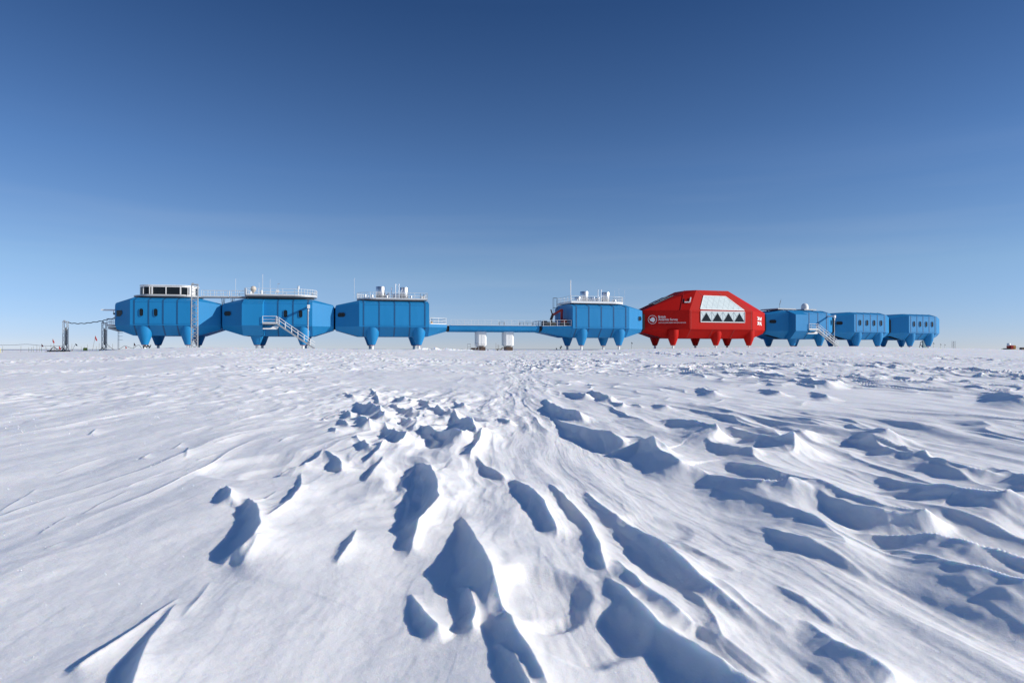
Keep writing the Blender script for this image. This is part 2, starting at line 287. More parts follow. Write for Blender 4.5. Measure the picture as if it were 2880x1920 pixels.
def terrain():
    az = np.concatenate([np.linspace(-180, -56, 60, endpoint=False), np.linspace(-56, -41, 90, endpoint=False), np.linspace(-41, 41, 1700, endpoint=False),
                         np.linspace(41, 56, 90, endpoint=False), np.linspace(56, 180, 60, endpoint=False)])
    a1 = np.exp(np.arange(math.log(2.2), math.log(150), 0.0032))
    rad = np.concatenate([[0.4, 0.9, 1.4, 1.7, 1.9, 2.05], a1, np.exp(np.linspace(math.log(150), math.log(1350), 70))[1:]])
    A, R = np.meshgrid(np.radians(az), rad); x = R * np.sin(A); y = R * np.cos(A)
    x = x.ravel(); y = y.ravel(); R = R.ravel(); nA = len(az); nR = len(rad)
    z = zbase(x, y)
    vis = (np.abs(np.degrees(A.ravel())) < 58)
    xi = x[vis]; yi = y[vis]; r = R[vis]
    # bent coordinates: the wind ran roughly along the view, veering on the right
    wx = xi + 0.34 * perlin(xi * .35, yi * .24) + .08 * perlin(xi * 1.7, yi * .8) + .9 * sst(12, 40, r) * perlin(xi * .12 + 4, yi * .12)
    wy = yi + 0.9 * perlin(xi * .2 + 9, yi * .2)
    b = wx + 0.16 * np.minimum(yi, 30) * sst(-1, 2, xi); a = wy
    px = 1440 + F * xi / yi; py = HOR + (EYE - z[vis]) * F / yi
    lat = sst(1350, 1750, px)                     # the right half is carved deeper
    h = 0.05 * perlin(xi * .12, yi * .10) + 0.035 * perlin(b * .45 + 3, a * .16)
    far = sst(20, 40, r)
    def saw(fx, fy, amp, sharp, seed, warp, mask, lo=-.05, hi=.35):
        ph = b * fx + warp * perlin(b * fx * .5 + seed, a * fy) + .2 * perlin(b * fx * 1.7 + seed, a * fy * 2.1)
        fr = ph - np.floor(ph)
        prof = np.where(fr < sharp, sst(0, sharp, fr), ((1 - fr) / (1 - sharp)) ** 1.25)
        m = sst(lo, hi, perlin(b * fx * .55 + seed * 2.3, a * fy * .7 + seed))
        return amp * (prof - .4) * m * mask
    cluster = np.exp(-((px - (1140 + (py - 1230) * .15)) / 230) ** 2) * sst(1075, 1130, py) * (1 - sst(1400, 1560, py))
    right = lat * sst(1110, 1200, py)
    def knife(fx, fy, amp, seed, lean, k=2.4, p=1.5):
        # sharp winding crests with concave flanks, leaning away from the sun side
        hh = 0
        for _ in range(2):
            bb = b + lean * hh
            n_ = perlin(bb * fx + .35 * perlin(bb * fx * 1.3 + seed, a * fy * 1.5), a * fy + seed) + .16 * perlin(bb * fx * 2.6 + seed, a * fy * 2.2 + 4)
            hh = amp * np.maximum(0, 1 - np.abs(n_) * k) ** p
        return hh
    h += (.030 + .02 * right + .02 * cluster) * perlin(b * .8 + 70, a * .35) + (.010 + .016 * cluster + .006 * right) * perlin(b * 2.2 + 80, a * .8)
    lft = (1 - lat) * (1 - cluster) * sst(5, 9, r) * (1 - .8 * sst(20, 40, r))
    h += lft * knife(1.1, .16, .024, 83.1, 1.2, 2.6, 1.4) * sst(-.1, .25, perlin(b * .35 + 90, a * .12))
    foot = sst(1250, 1500, py) * np.exp(-((px - 1750) / 900) ** 2)
    mk = (1 - .8 * sst(16, 30, r)) * np.clip(.04 + 1.0 * right + .35 * cluster + .75 * foot, 0, 1.0) * sst(-.25, .15, perlin(b * .22 + 40, a * .10 + 8))
    h += mk * knife(.62, .13, .110, 21.3, .9)
    h += mk * knife(1.25, .24, .045, 47.9, 1.0) * sst(-.2, .2, perlin(b * .5 + 60, a * .2))
    h += (.10 + .6 * mk) * knife(2.9, .5, .009, 63.1, .8)
    h += saw(1.7, .30, .022, .18, 7.7, 1.0, (.07 + .3 * right + .8 * cluster) * (1 - .8 * sst(18, 32, r)), .0, .35)
    h += (1 - .8 * sst(14, 28, r)) * saw(4.4, .9, .0045, .22, 3.1, 1.0, .35 + .6 * right + .6 * cluster, .0, .4)
    h += saw(10., 1.4, .0018, .3, 5.6, .8, .4 + .9 * right, .05, .4) * (1 - sst(9, 22, r))
    # middle distance: patches of low broken drifts
    patch = sst(.08, .30, perlin(xi * .05 + 5, yi * .045 + 2) + .25 * lat + .35 * perlin(xi * .15, yi * .12))
    patch2 = sst(.0, .3, perlin(xi * .09 + 25, yi * .06 + 12))
    ff = far * (1 - .85 * sst(78, 108, r))
    h += ff * saw(.55, .30, .17, .2, 11.1, 1.6, patch * (.35 + .75 * lat))
    band = lat * np.exp(-((r - 42) / 16) ** 2) * sst(-.15, .15, perlin(xi * .12 + 3, yi * .1))
    h += band * knife(.75, .42, .20, 91.7, .8, 2.2, 1.4)
    h += ff * saw(1.3, .50, .055, .22, 17.1, 1.4, .12 + patch)
    bump = np.abs(perlin(xi * .8, yi * .45)) ; h += ff * .08 * patch2 * np.maximum(0, .22 - bump) * 3
    h += ff * .05 * (.25 + patch) * (np.maximum(0, perlin(xi * 1.5 + 7, yi * .75)) ** 1.0)
    h += sst(9, 22, r) * .030 * np.maximum(0, perlin(xi * 2.4, yi * 1.3) - .10) * (.25 + patch2 + patch) * (1 - .7 * sst(85, 108, r))
    h += sst(14, 30, r) * .07 * np.maximum(0, perlin(xi * 3.1 + 4, yi * 1.6) - .32) * patch2 * (1 - .8 * sst(85, 108, r))
    # vehicle tracks crossing in the distance
    for (ax, ay, bx, by) in ((-30, 62, 40, 96), (-52, 44, -8, 74), (2, 40, 60, 34)):
        dx, dy = bx - ax, by - ay; Lh = math.hypot(dx, dy); dd_ = ((xi - ax) * dy - (yi - ay) * dx) / Lh + .8 * perlin(xi * .06, yi * .06)
        al_ = ((xi - ax) * dx + (yi - ay) * dy) / Lh / Lh; on = sst(-.1, .1, al_) * (1 - sst(.9, 1.1, al_))
        for o_ in (-.9, .9): h += on * (.05 * np.exp(-((dd_ - o_ - .35) / .16) ** 2) - .05 * np.exp(-((dd_ - o_) / .2) ** 2)) * (.7 + .6 * perlin(xi * 2, yi * 2))
    # crumbly blocks in the scoured trough
    q1 = perlin(b * 1.9 + 31, a * .8); q2 = perlin(b * 3.7 + 11, a * 1.7 + 3); q3 = perlin(b * 8 + 2, a * 4)
    blk = np.tanh(4.5 * (q1 + .3 * q2)) * .55 + .3 * (1 - 2 * np.abs(q2)) + .05 * q3
    h += cluster * .042 * blk * np.clip(r / 9, .6, 1.6)
    # traced ridges
    wob = .030 * perlin(xi * 2.1, yi * 1.1) + .012 * perlin(xi * 6, yi * 3.0) + .004 * perlin(xi * 17, yi * 9)
    tan_el = math.tan(SUN_EL); ux, uy = math.sin(SUN_AZ), math.cos(SUN_AZ)
    for line, rw, *mul in RIDGES:
        soft = max(0.0, min(1.0, (line[0][0] - 1250) / 250)); mul = mul[0] if mul else 1.12 - .10 * soft
        P = []; Wd = []
        for X_, Y_, w_ in line:
            qx, qy = DC(X_, Y_); hh = 0.0
            for _ in range(4):
                lo, hi = 1.0, 110.0
                for _i in range(36):
                    m = math.sqrt(lo * hi)
                    if HOR + (EYE - hh - gz((qx - 1440) / F * m, m)) * F / m > qy: lo = m
                    else: hi = m
                ww = w_ * 1.2245 * m / F; hh = min(ww * tan_el * mul, .34)
            P.append(((qx - 1440) / F * m, m)); Wd.append(ww)
        P = np.array(P); Wd = np.array(Wd); wmax = Wd.max()
        ext = wmax * max(1.2, rw * 4.5) + .3
        sel = np.where((xi > P[:, 0].min() - ext) & (xi < P[:, 0].max() + ext) & (yi > P[:, 1].min() - ext) & (yi < P[:, 1].max() + ext))[0]
        if len(sel) == 0: continue
        X = xi[sel]; Y = yi[sel]; W_ = wob[sel] * min(1.5, .4 + wmax * 1.6)
        seg = np.hypot(np.diff(P[:, 0]), np.diff(P[:, 1])); cum = np.concatenate([[0], np.cumsum(seg)]); tot = cum[-1]
        nsg = 1 if sum(-(P[i + 1, 1] - P[i, 1]) for i in range(len(P) - 1)) > 0 else -1
        best = np.full(len(sel), 1e9); sg = np.ones(len(sel)); al = np.zeros(len(sel)); wd = np.zeros(len(sel)); ws = np.zeros(len(sel)); ah = np.zeros(len(sel))
        NN = []
        for i in range(len(P) - 1):
            d = P[i + 1] - P[i]; NN.append(np.array([-d[1], d[0]]) / math.sqrt((d * d).sum() + 1e-9) * nsg)
        sd = np.zeros(len(sel))
        for i in range(len(P) - 1):
            d = P[i + 1] - P[i]; L2 = (d * d).sum() + 1e-9
            tc_ = np.clip(((X - P[i, 0]) * d[0] + (Y - P[i, 1]) * d[1]) / L2, 0, 1)
            qx = X - (P[i, 0] + tc_ * d[0]); qy = Y - (P[i, 1] + tc_ * d[1]); dd = np.hypot(qx, qy)
            n = NN[i]; n0 = n + NN[max(i - 1, 0)]; n1 = n + NN[min(i + 1, len(NN) - 1)]
            nx = np.where(tc_ <= 0, n0[0], np.where(tc_ >= 1, n1[0], n[0])); ny = np.where(tc_ <= 0, n0[1], np.where(tc_ >= 1, n1[1], n[1]))
            up = dd < best; best = np.where(up, dd, best); sg = np.where(up, np.where(qx * nx + qy * ny >= 0, 1, -1), sg)
            sd += (dd + .01) ** -6
            ah = np.where(up, (cum[i] + tc_ * seg[i]) / tot, ah)
            wt = ((dd + .01) ** -5) * (seg[i] + .02); ws += wt; al += wt * (cum[i] + tc_ * seg[i]) / tot; wd += wt * (Wd[i] + (Wd[i + 1] - Wd[i]) * tc_)
        al /= ws; wd /= ws
        H = np.minimum(wd * tan_el * mul, .34) * (1 + .10 * perlin(al * 7 + wmax * 90, al * 0 + tot * 70))
        best = np.minimum(best, np.maximum(sd ** (-1 / 6) - .01, 0) + .002)
        s = best * sg + W_ * np.clip(wd / wmax, .25, 1)
        t0_ = (P[0] - P[1]) / (np.hypot(*(P[0] - P[1])) + 1e-9); t1_ = (P[-1] - P[-2]) / (np.hypot(*(P[-1] - P[-2])) + 1e-9)
        ov = np.where(ah <= 0, (X - P[0, 0]) * t0_[0] + (Y - P[0, 1]) * t0_[1], np.where(ah >= 1, (X - P[-1, 0]) * t1_[0] + (Y - P[-1, 1]) * t1_[1], 0))
        tp = sst(0, .10, al) * sst(0, .10, 1 - al) * np.exp(-(np.maximum(ov, 0) / (.12 * wmax + .03)) ** 2)
        wl2 = (.55 + .30 * soft) * wd + .02; wr2 = .62 * rw * (.5 * wd + .5 * wmax) + .015
        up_ = np.where(s >= 0, np.exp(-(np.maximum(s, 0) / (wr2 * .85)) ** .92), np.clip(1 + s / (wl2 * 1.25), 0, 1) ** 1.6)
        edge = np.clip((ext - np.maximum(np.abs(s), best)) / (.3 * ext), 0, 1)
        h[sel] += H * up_ * tp * edge * (1 + .05 * perlin(X * 9, Y * 1.8))
    for (c, sx, sy, dep) in HOLLOWS:
        gx, gy = ground_at(*DC(*c))
        q = ((xi - gx + wob) / sx) ** 2 + ((yi - gy + 2 * wob) / sy) ** 2
        h -= dep * (1 - sst(.35, 1.25, q))
    # wind grooves and crust
    g1 = perlin(b * 9 + .5 * perlin(xi * 2, yi * 2), a * 1.6); g2 = perlin(b * 22, a * 4.5)
    near = 1 - sst(10, 28, r)
    h += near * (.0028 * g1 + .0012 * g2) * (.35 + .9 * right + .9 * cluster)
    h += near * .0035 * perlin(xi * 6, yi * 6) + (1 - sst(5, 9, r)) * .0012 * perlin(xi * 19, yi * 19)
    h += np.minimum(1, (r - 1.8).clip(0, 1)) * 0
    fadef = 1 - sst(160, 500, r)
    h *= fadef
    h -= .0  
    z[vis] += h * sst(1.6, 2.4, r)
    # keep the ground just in front of the eye free
    me = bpy.data.meshes.new("snow_ground")
    co = np.empty((nA * nR + 1, 3), np.float32); co[:-1, 0] = x; co[:-1, 1] = y; co[:-1, 2] = z; co[-1] = (0, 0, 0)
    j, i = np.meshgrid(np.arange(nA), np.arange(nR - 1)); j2 = (j + 1) % nA
    q = np.stack([i * nA + j, (i + 1) * nA + j, (i + 1) * nA + j2, i * nA + j2], -1).reshape(-1, 4)
    tr = np.stack([np.full(nA, nA * nR), np.arange(nA), (np.arange(nA) + 1) % nA], -1)
    loops = np.concatenate([q.ravel(), tr.ravel()]).astype(np.int32)
    me.vertices.add(len(co)); me.vertices.foreach_set("co", co.ravel())
    me.loops.add(len(loops)); me.loops.foreach_set("vertex_index", loops)
    nf = len(q) + len(tr); me.polygons.add(nf)
    ls = np.concatenate([np.arange(len(q)) * 4, len(q) * 4 + np.arange(len(tr)) * 3]).astype(np.int32)
    me.polygons.foreach_set("loop_start", ls)
    me.polygons.foreach_set("use_smooth", np.ones(nf, bool))
    me.update(calc_edges=True)
    o = bpy.data.objects.new("snow_ground", me); C.objects.link(o)
    global CRYST
    cand = np.where((R.ravel() > 2.8) & (R.ravel() < 18) & vis)[0] if False else np.where((R > 2.8) & (R < 20) & vis)[0]
    w = R[cand] ** 1.0; CRYST = co[rng.choice(cand, 2600, replace=False, p=w / w.sum())]
    return o
snow = bpy.data.materials.new("snow"); snow.use_nodes = True
t = snow.node_tree; b = t.nodes["Principled BSDF"]
b.inputs["Base Color"].default_value = (0.87, 0.862, 0.85, 1); b.inputs["Roughness"].default_value = 0.62
b.inputs["Specular IOR Level"].default_value = 0.35
b.inputs["Subsurface Weight"].default_value = 0.85; b.inputs["Subsurface Scale"].default_value = 0.035; b.inputs["Subsurface Radius"].default_value = (0.7, 0.9, 1.2)
tc = t.nodes.new("ShaderNodeTexCoord")
n1 = t.nodes.new("ShaderNodeTexNoise"); n1.inputs["Scale"].default_value = 38; n1.inputs["Detail"].default_value = 5; n1.inputs["Roughness"].default_value = .7
n2 = t.nodes.new("ShaderNodeTexNoise"); n2.inputs["Scale"].default_value = 220; n2.inputs["Detail"].default_value = 3
t.links.new(tc.outputs["Object"], n1.inputs["Vector"]); t.links.new(tc.outputs["Object"], n2.inputs["Vector"])
b1 = t.nodes.new("ShaderNodeBump"); b1.inputs["Strength"].default_value = .38; b1.inputs["Distance"].default_value = .012
b2 = t.nodes.new("ShaderNodeBump"); b2.inputs["Strength"].default_value = .5; b2.inputs["Distance"].default_value = .004
t.links.new(n1.outputs[0], b1.inputs["Height"]); t.links.new(n2.outputs[0], b2.inputs["Height"])
t.links.new(b1.outputs[0], b2.inputs["Normal"]); t.links.new(b2.outputs[0], b.inputs["Normal"])
M['snow'] = snow
ground = terrain(); ground.data.materials.append(snow); tag(ground, kind="structure")
ground["label"] = "wind carved white snow surface reaching the horizon"
# glittering ice crystals lying loose on the near snow
cm = mat('ice_crystals', (.95, .95, .95), .3, var=.02)
mb = MB(); rc = random.Random(3)
for p_ in CRYST:
    dd_ = math.hypot(p_[0], p_[1]); e_ = (.0010 + .00045 * dd_) * rc.uniform(.4, 1.15)
    n_ = (sdir + Vector((rc.uniform(-.5, .5), rc.uniform(-.6, .2), rc.uniform(-.3, .6)))).normalized(); u_ = n_.orthogonal().normalized(); v_ = n_.cross(u_)
    c_ = Vector(p_) + Vector((0, 0, e_ * .9)); mb.add([c_ + u_ * e_, c_ + v_ * e_, c_ - u_ * e_, c_ - v_ * e_, c_ + n_ * e_ * .3, c_ - n_ * e_ * .6], [(0, 1, 4), (1, 2, 4), (2, 3, 4), (3, 0, 4), (1, 0, 5), (2, 1, 5), (3, 2, 5), (0, 3, 5)])
tag(mb.build('ice_crystals', cm, fix=False), "loose glittering ice crystals scattered over the near snow", 'ice crystals', kind='stuff')
# sea beyond the shelf edge
sea_m = mat("sea_water", (0.03, 0.07, 0.12), 0.35, var=0.05, vscale=0.001)
mb = MB(); n = 64; vs = []
for rr in (1250, 45000):
    for k in range(n): vs.append((rr * math.cos(2 * math.pi * k / n), rr * math.sin(2 * math.pi * k / n), -9))
mb.add(vs, [(k, (k + 1) % n, n + (k + 1) % n, n + k) for k in range(n)]); tag(mb.build("sea", sea_m), kind="structure")

# ---------------------------------------------------------------- station modules
ZB, ZT, ZR, ZY = EYE + 4.03, EYE + 8.23, EYE + 8.80, EYE + 2.30      # wall foot, wall head, roof, belly
W = 10.0
class Frame:
    def __init__(s, pxl, pxr):
        pm = (pxl + pxr) / 2; c = pos(pm); s.th = math.radians(float(np.interp(pm, [450, 780, 1100, 1690, 2030, 2275, 2600], [12, 13.5, 15, 16.5, 17.5, 21.5, 22.5])))
        a = Vector((math.cos(s.th), math.sin(s.th), 0)); n = Vector((-a.y, a.x, 0))
        def onl(px): r = Vector(((px - 1440) / F, 1, 0)); return r * (c.dot(n) / r.dot(n))
        A = onl(pxl); B = onl(pxr); s.L = (B - A).length; s.A = A
        s.a = Vector((math.cos(s.th), math.sin(s.th), 0)); s.b = Vector((-math.sin(s.th), math.cos(s.th), 0))
        c = A + s.a * s.L / 2 + s.b * W / 2; s.g = gz(c.x, c.y); s.loc = Vector((c.x, c.y, s.g))
        s.off = Vector((s.L / 2, W / 2, s.g))
    def w(s, S, T, Z): return s.A + s.a * S + s.b * T + Vector((0, 0, Z))
    def l(s, p):
        d = Vector(p) - s.A; return Vector((d.dot(s.a), d.dot(s.b), p[2]))
    def hit(s, px, py, p0, n):      # p0, n in (S,T,Z)
        nw = s.a * n[0] + s.b * n[1] + Vector((0, 0, n[2])); return s.l(hit(px, py, s.w(*p0), nw))

def rrect(w, h, r, n=6):
    pts = []
    for cx, cy, a0 in ((w/2-r, h/2-r, 0), (-w/2+r, h/2-r, 90), (-w/2+r, -h/2+r, 180), (w/2-r, -h/2+r, 270)):
        for k in range(n + 1):
            a = math.radians(a0 + 90 * k / n); pts.append((cx + r * math.cos(a), cy + r * math.sin(a)))
    return pts
def window(fr, par, c, u, w, h, r=None, name='window', v=Vector((0, 0, 1))):
    """dark rounded pane in a slim frame, on a face with horizontal direction u; c in (S,T,Z)"""
    u = Vector(u).normalized(); nrm = u.cross(v).normalized()
    if nrm.y > 0 and abs(nrm.y) > .05: nrm = -nrm
    r = r or min(w, h) * .49; c = Vector(c)
    o = MB(fr.off); P = rrect(w, h, r)
    outer = [c + u * (x * 1.0) + v * y for x, y in rrect(w + .09, h + .09, r + .045)]; inner = [c + u * x + v * y for x, y in P]
    n = len(P); vs = outer + inner + [p + nrm * .07 for p in outer] + [p + nrm * .07 for p in inner]
    o.add(vs, [(2*n+i, 2*n+(i+1)%n, 3*n+(i+1)%n, 3*n+i) for i in range(n)] + [(i, (i+1)%n, 2*n+(i+1)%n, 2*n+i) for i in range(n)] + [(n+i, n+(i+1)%n, 3*n+(i+1)%n, 3*n+i) for i in range(n)])
    fo = o.build('window_frame' if name == 'window' else name, fr.paint, None)
    g = MB(fr.off); g.add([p + nrm * .02 for p in inner], [tuple(range(n))])
    go = g.build(name, M['glass'], par); fo.parent = go; fo.name = 'frame'
    return go

def leg(fr, par, S, T, paint, zf=EYE + .73, sc=1.0):
    o = MB(fr.off); top = EYE + 4.0
    c = (S, T, 0)
    if T < W / 2: T2 = T + .1
    else: T2 = T - .1
    o.lathe((S, T, 0), [(.52 * sc, zf), (1.08 * sc, EYE + 2.25), (1.22 * sc, EYE + 3.1), (1.24 * sc, top)], 28)
    lg = o.build('leg', paint, par)
    wx = fr.w(S, T, 0); g = gz(wx.x, wx.y) - .4
    p = MB(fr.off); p.lathe((S, T, 0), [(.23, g), (.23, zf + .05)], 16); p.lathe((S, T, 0), [(.27, zf - .18), (.27, zf + .02)], 16)
    p.build('strut', M['white'], lg)
    q = MB(fr.off); q.lathe((S, T, 0), [(.46, zf - .06), (.51, zf - .005)], 24); q.build('ring', M['ring'], lg)
    return lg

def railing(mb, pts, h=1.12, sp=2.0, r=.032, closed=False):
    pts = [Vector(p) for p in pts]
    if closed: pts.append(pts[0])
    for i in range(len(pts) - 1):
        a, b = pts[i], pts[i + 1]; L = (b - a).length; n = max(1, round(L / sp))
        for hh in (h, h * .52): mb.tube([a + Vector((0, 0, hh)), b + Vector((0, 0, hh))], r if hh == h else r * .8, 6)
        mb.bar(a + Vector((0, 0, .08)), b + Vector((0, 0, .08)), .03, .14)
        for k in range(n + (1 if i == len(pts) - 2 else 0)):
            p = a + (b - a) * k / n; mb.tube([p, p + Vector((0, 0, h))], r, 6)

def sec(S, i, zt, zr, zb, zy, ri, bi):
    return [(S, i, zb), (S, i, zt), (S, i + ri, zr), (S, W - i - ri, zr), (S, W - i, zt), (S, W - i, zb), (S, W - i - bi, zy), (S, i + bi, zy)]
MAIN = dict(i=0, zt=ZT, zr=ZR, zb=ZB, zy=ZY, ri=1.9, bi=1.6)
ENDP = dict(i=2.3, zt=EYE+7.75, zr=EYE+7.95, zb=ZB, zy=EYE+3.4, ri=.8, bi=.6)
def seams(mb, L, s0, s1, n, zt=ZT, zr=ZR, ri=1.9, bi=1.6, w=.22, mi=1, edge=True):
    """recessed-looking joint strips, 2 cm proud, over wall, roof slope and belly slope"""
    for k in range(n + 1):
        S = s0 + (s1 - s0) * k / n
        for (t0, z0, t1, z1) in ((0, ZB + .02, 0, zt - .02), (0, zt, ri, zr), (bi, ZY, 0, ZB)):
            d = Vector((0, t1 - t0, z1 - z0)); nn = Vector((0, -d.z, d.y)).normalized()
            if nn.y > 0: nn = -nn
            a = Vector((S, t0, z0)); b = Vector((S, t1, z1)); X = Vector((1, 0, 0))
            q = [a - X * w/2, a + X * w/2, b + X * w/2, b - X * w/2]
            mb.add(q + [p + nn * .035 for p in q], [(4, 5, 6, 7), (0, 1, 5, 4), (1, 2, 6, 5), (2, 3, 7, 6), (3, 0, 4, 7)], mi)
    if edge:
        for k in range(n):      # shallow raised panel border bars between joints
            a = s0 + (s1 - s0) * k / n + w * .7; b = s0 + (s1 - s0) * (k + 1) / n - w * .7
            for z in (ZB + .28, zt - .22):
                mb.box(((a + b) / 2, -.02, z), (b - a, .05, .10), 0)
        mb.box((L / 2, -.03, ZB + .06), (L + .02, .09, .12), 0)

def tend(fr, pl=None, pr=None):
    """taper lengths whose outer corners stand at the given photograph columns"""
    le = -fr.hit(pl, HOR, (0, 2.3, 0), (0, 1, 0)).x if pl else 3.6
    re_ = fr.hit(pr, HOR, (0, 2.3, 0), (0, 1, 0)).x - fr.L if pr else 3.6
    return le, re_
def hull(fr, par, le=3.75, re=3.75, ltap=True, rtap=True, lw=True, rw=False, nose=True):
    L = fr.L; secs = []
    if ltap: secs.append(sec(-le, **ENDP))
    secs += [sec(0, **MAIN), sec(L, **MAIN)]
    if rtap: secs.append(sec(L + re, **ENDP))
    o = MB(fr.off); o.loft(secs)
    m = L * .062; seams(o, L, m, L - m, 4)
    # end collars
    for side, on in ((-1, ltap), (1, rtap)):
        if on:
            S0 = -le if side < 0 else L + re
            o.loft([sec(S0 + side * .001, i=2.35, zt=EYE+7.6, zr=EYE+7.8, zb=ZB+.1, zy=EYE+3.5, ri=.8, bi=.6), sec(S0 + side * .12, i=2.45, zt=EYE+7.5, zr=EYE+7.7, zb=ZB+.1, zy=EYE+3.6, ri=.8, bi=.6)])
    h = o.build('hull', [fr.paint, fr.seam], par)
    for S, T in ((.19, 1.25), (.86, 1.25), (.19, W - 1.25), (.86, W - 1.25)): leg(fr, par, S * L, T, fr.paint)
    return h
def taper_window(fr, par, side, L, le, f=.74, z=EYE + 6.15, w=1.5, h=.78, r=.36):
    # window near the far end of a taper face
    u = Vector((le, 2.3, 0)) if side > 0 else Vector((le, -2.3, 0))
    c = Vector((L + le * f, 2.3 * f, z)) if side > 0 else Vector((-le * f, 2.3 * f, z))
    n = Vector((u.y, -u.x, 0)).normalized()
    window(fr, par, c + n * .03, u, w, h, r)
def belly_hatch(fr, par, le=3.75):
    """dark recess in the underside slope of the left end"""
    # plane through the belly end line (z 3.4 at -le) and the belly main line (z 2.3 at 0)
    o = MB(fr.off)
    P = []
    for S, T in ((-le * .86, 2.7), (-le * .15, 2.1), (-le * .10, 3.4), (-le * .80, 4.0)):
        f = -S / le; zc = ZY + (EYE + 3.4 - ZY) * f; P.append((S, T, zc - .03))
    o.add(P, [(0, 1, 2, 3)]); o.extr(P, (0, 0, .02)); o.build('hatch', M['black'], par)

def new_module(label, pxl, pxr, paint='blue', cat='module', name='station_module', group='blue station modules'):
    fr = Frame(pxl, pxr); fr.paint = M[paint]; fr.seam = M['seam' if paint == 'blue' else 'redseam']
    t = thing(name, label, cat, fr.loc, fr.th, group)
    return fr, t

def stadium(s0, s1, t0, t1, rl, rr, n=10):
    """deck outline; rl/rr corner radii left and right (0 = square)"""
    pts = []
    for cx, cy, a0, r in ((s1, t0, 270, rr), (s1, t1, 0, rr), (s0, t1, 90, rl), (s0, t0, 180, rl)):
        sx = -1 if cx == s1 else 1; sy = 1 if cy == t0 else -1
        if r < .05: pts.append((cx, cy)); continue
        for k in range(n + 1):
            a = math.radians(a0 + 90 * k / n); pts.append((cx + sx * r + r * math.cos(a), cy + sy * r + r * math.sin(a)))
    return pts
def roof_deck(fr, par, pts, z0, z1, open_l=None, rail=True, zu=None, edge='grey'):
    o = MB(fr.off); o.extr([(a, b, z0) for a, b in pts], (0, 0, z1 - z0))
    c = Vector((sum(p[0] for p in pts) / len(pts), sum(p[1] for p in pts) / len(pts), 0))
    for zz in ((z0 - .35, z0 - .002),):   # dark underframe
        in_ = [(c.x + (a - c.x) * .93, c.y + (b - c.y) * .82) for a, b in pts]
        o.extr([(a, b, zz[0]) for a, b in in_], (0, 0, zz[1] - zz[0]), 1)
    for S in np.linspace(min(p[0] for p in pts) + 1, max(p[0] for p in pts) - 1, 7):
        for T in (3.0, W - 3.0): o.box((S, T, (ZR + z0 - .35) / 2), (.22, .22, z0 - .35 - ZR + .1), 1)
    d = o.build('roof_deck', [M[edge], M['dgrey']], par)
    if rail:
        r = MB(fr.off); P = [(a, b, z1) for a, b in pts]; railing(r, P, closed=True, sp=2.1); r.build('railing', M['rail'], d)
    return d
def cyl(fr, par, name, S, T, z0, z1, r, m='steel', legs=True, dome=False):
    o = MB(fr.off); zb = z0 + (.35 if legs else 0)
    prof = [(r * .96, zb), (r, zb + .03), (r, z1 - .03), (r * .97, z1)]
    if dome: prof = [(r * .96, zb), (r, zb + .03), (r, z1 - r * .9)] + [(r * math.cos(a), z1 - r * .9 + r * .9 * math.sin(a)) for a in np.linspace(.15, 1.5, 7)]
    o.lathe((S, T, 0), prof, 28)
    if legs:
        for k in range(4):
            a = math.pi / 4 + k * math.pi / 2; o.box((S + r * .7 * math.cos(a), T + r * .7 * math.sin(a), z0 + .17), (.09, .09, .36))
        o.lathe((S, T, 0), [(r * .55, z0), (r * .55, zb)], 16)
    return o.build(name, M[m], par)
def pole(fr, par, name, S, T, z0, z1, r=.05, m='rail', capr=0):
    o = MB(fr.off); o.tube([(S, T, z0), (S, T, z1)], r, 8)
    if capr: o.lathe((S, T, 0), [(capr, z1 - .12), (capr, z1 + .12)], 10)
    return o.build(name, M[m], par)
def scol(fr, px, T, z):       # S of a photograph column at depth T (height does not matter much)
    return fr.hit(px, HOR - (z - EYE) * fr_k(fr, T, px), (0, T, z), (0, 1, 0)).x
def fr_k(fr, T, px):
    p = fr.w(fr.L / 2, T, 0); return F / p.y

# ---- module 1: observation deck at the left end
fr, m1 = new_module("blue module with the glazed white observation room on its roof", 365, 549)
m1fr = fr; L = fr.L
l1, r1 = tend(fr, 324, 618.7)
hull(fr, m1, le=l1, re=r1)
for k in (0, 1): window(fr, m1, (L * (.062 + (k + .5) * .219), -.04, EYE + 6.17), (1, 0, 0), .62, 1.28)
# five sided dark window on the left taper
u = Vector((l1, -2.3, 0)).normalized(); c0 = Vector((-l1 * .85, 2.3 * .85, EYE + 6.05)); nrm = Vector((u.y, -u.x, 0))
o = MB(fr.off); P = [c0 + u * a + Vector((0, 0, zz)) + nrm * .03 for a, zz in ((-.2, -.5), (.75, -.5), (1.25, -.1), (1.25, .35), (1.05, .5), (-.2, .5))]
o.extr(P, nrm * .04); o.build('window', M['glass'], m1)
zd = EYE + 9.02
d1 = roof_deck(fr, m1, stadium(-.75, L + .1, 1.3, W - 1.3, 3.4, 3.4), zd, zd + .22, rail=False)
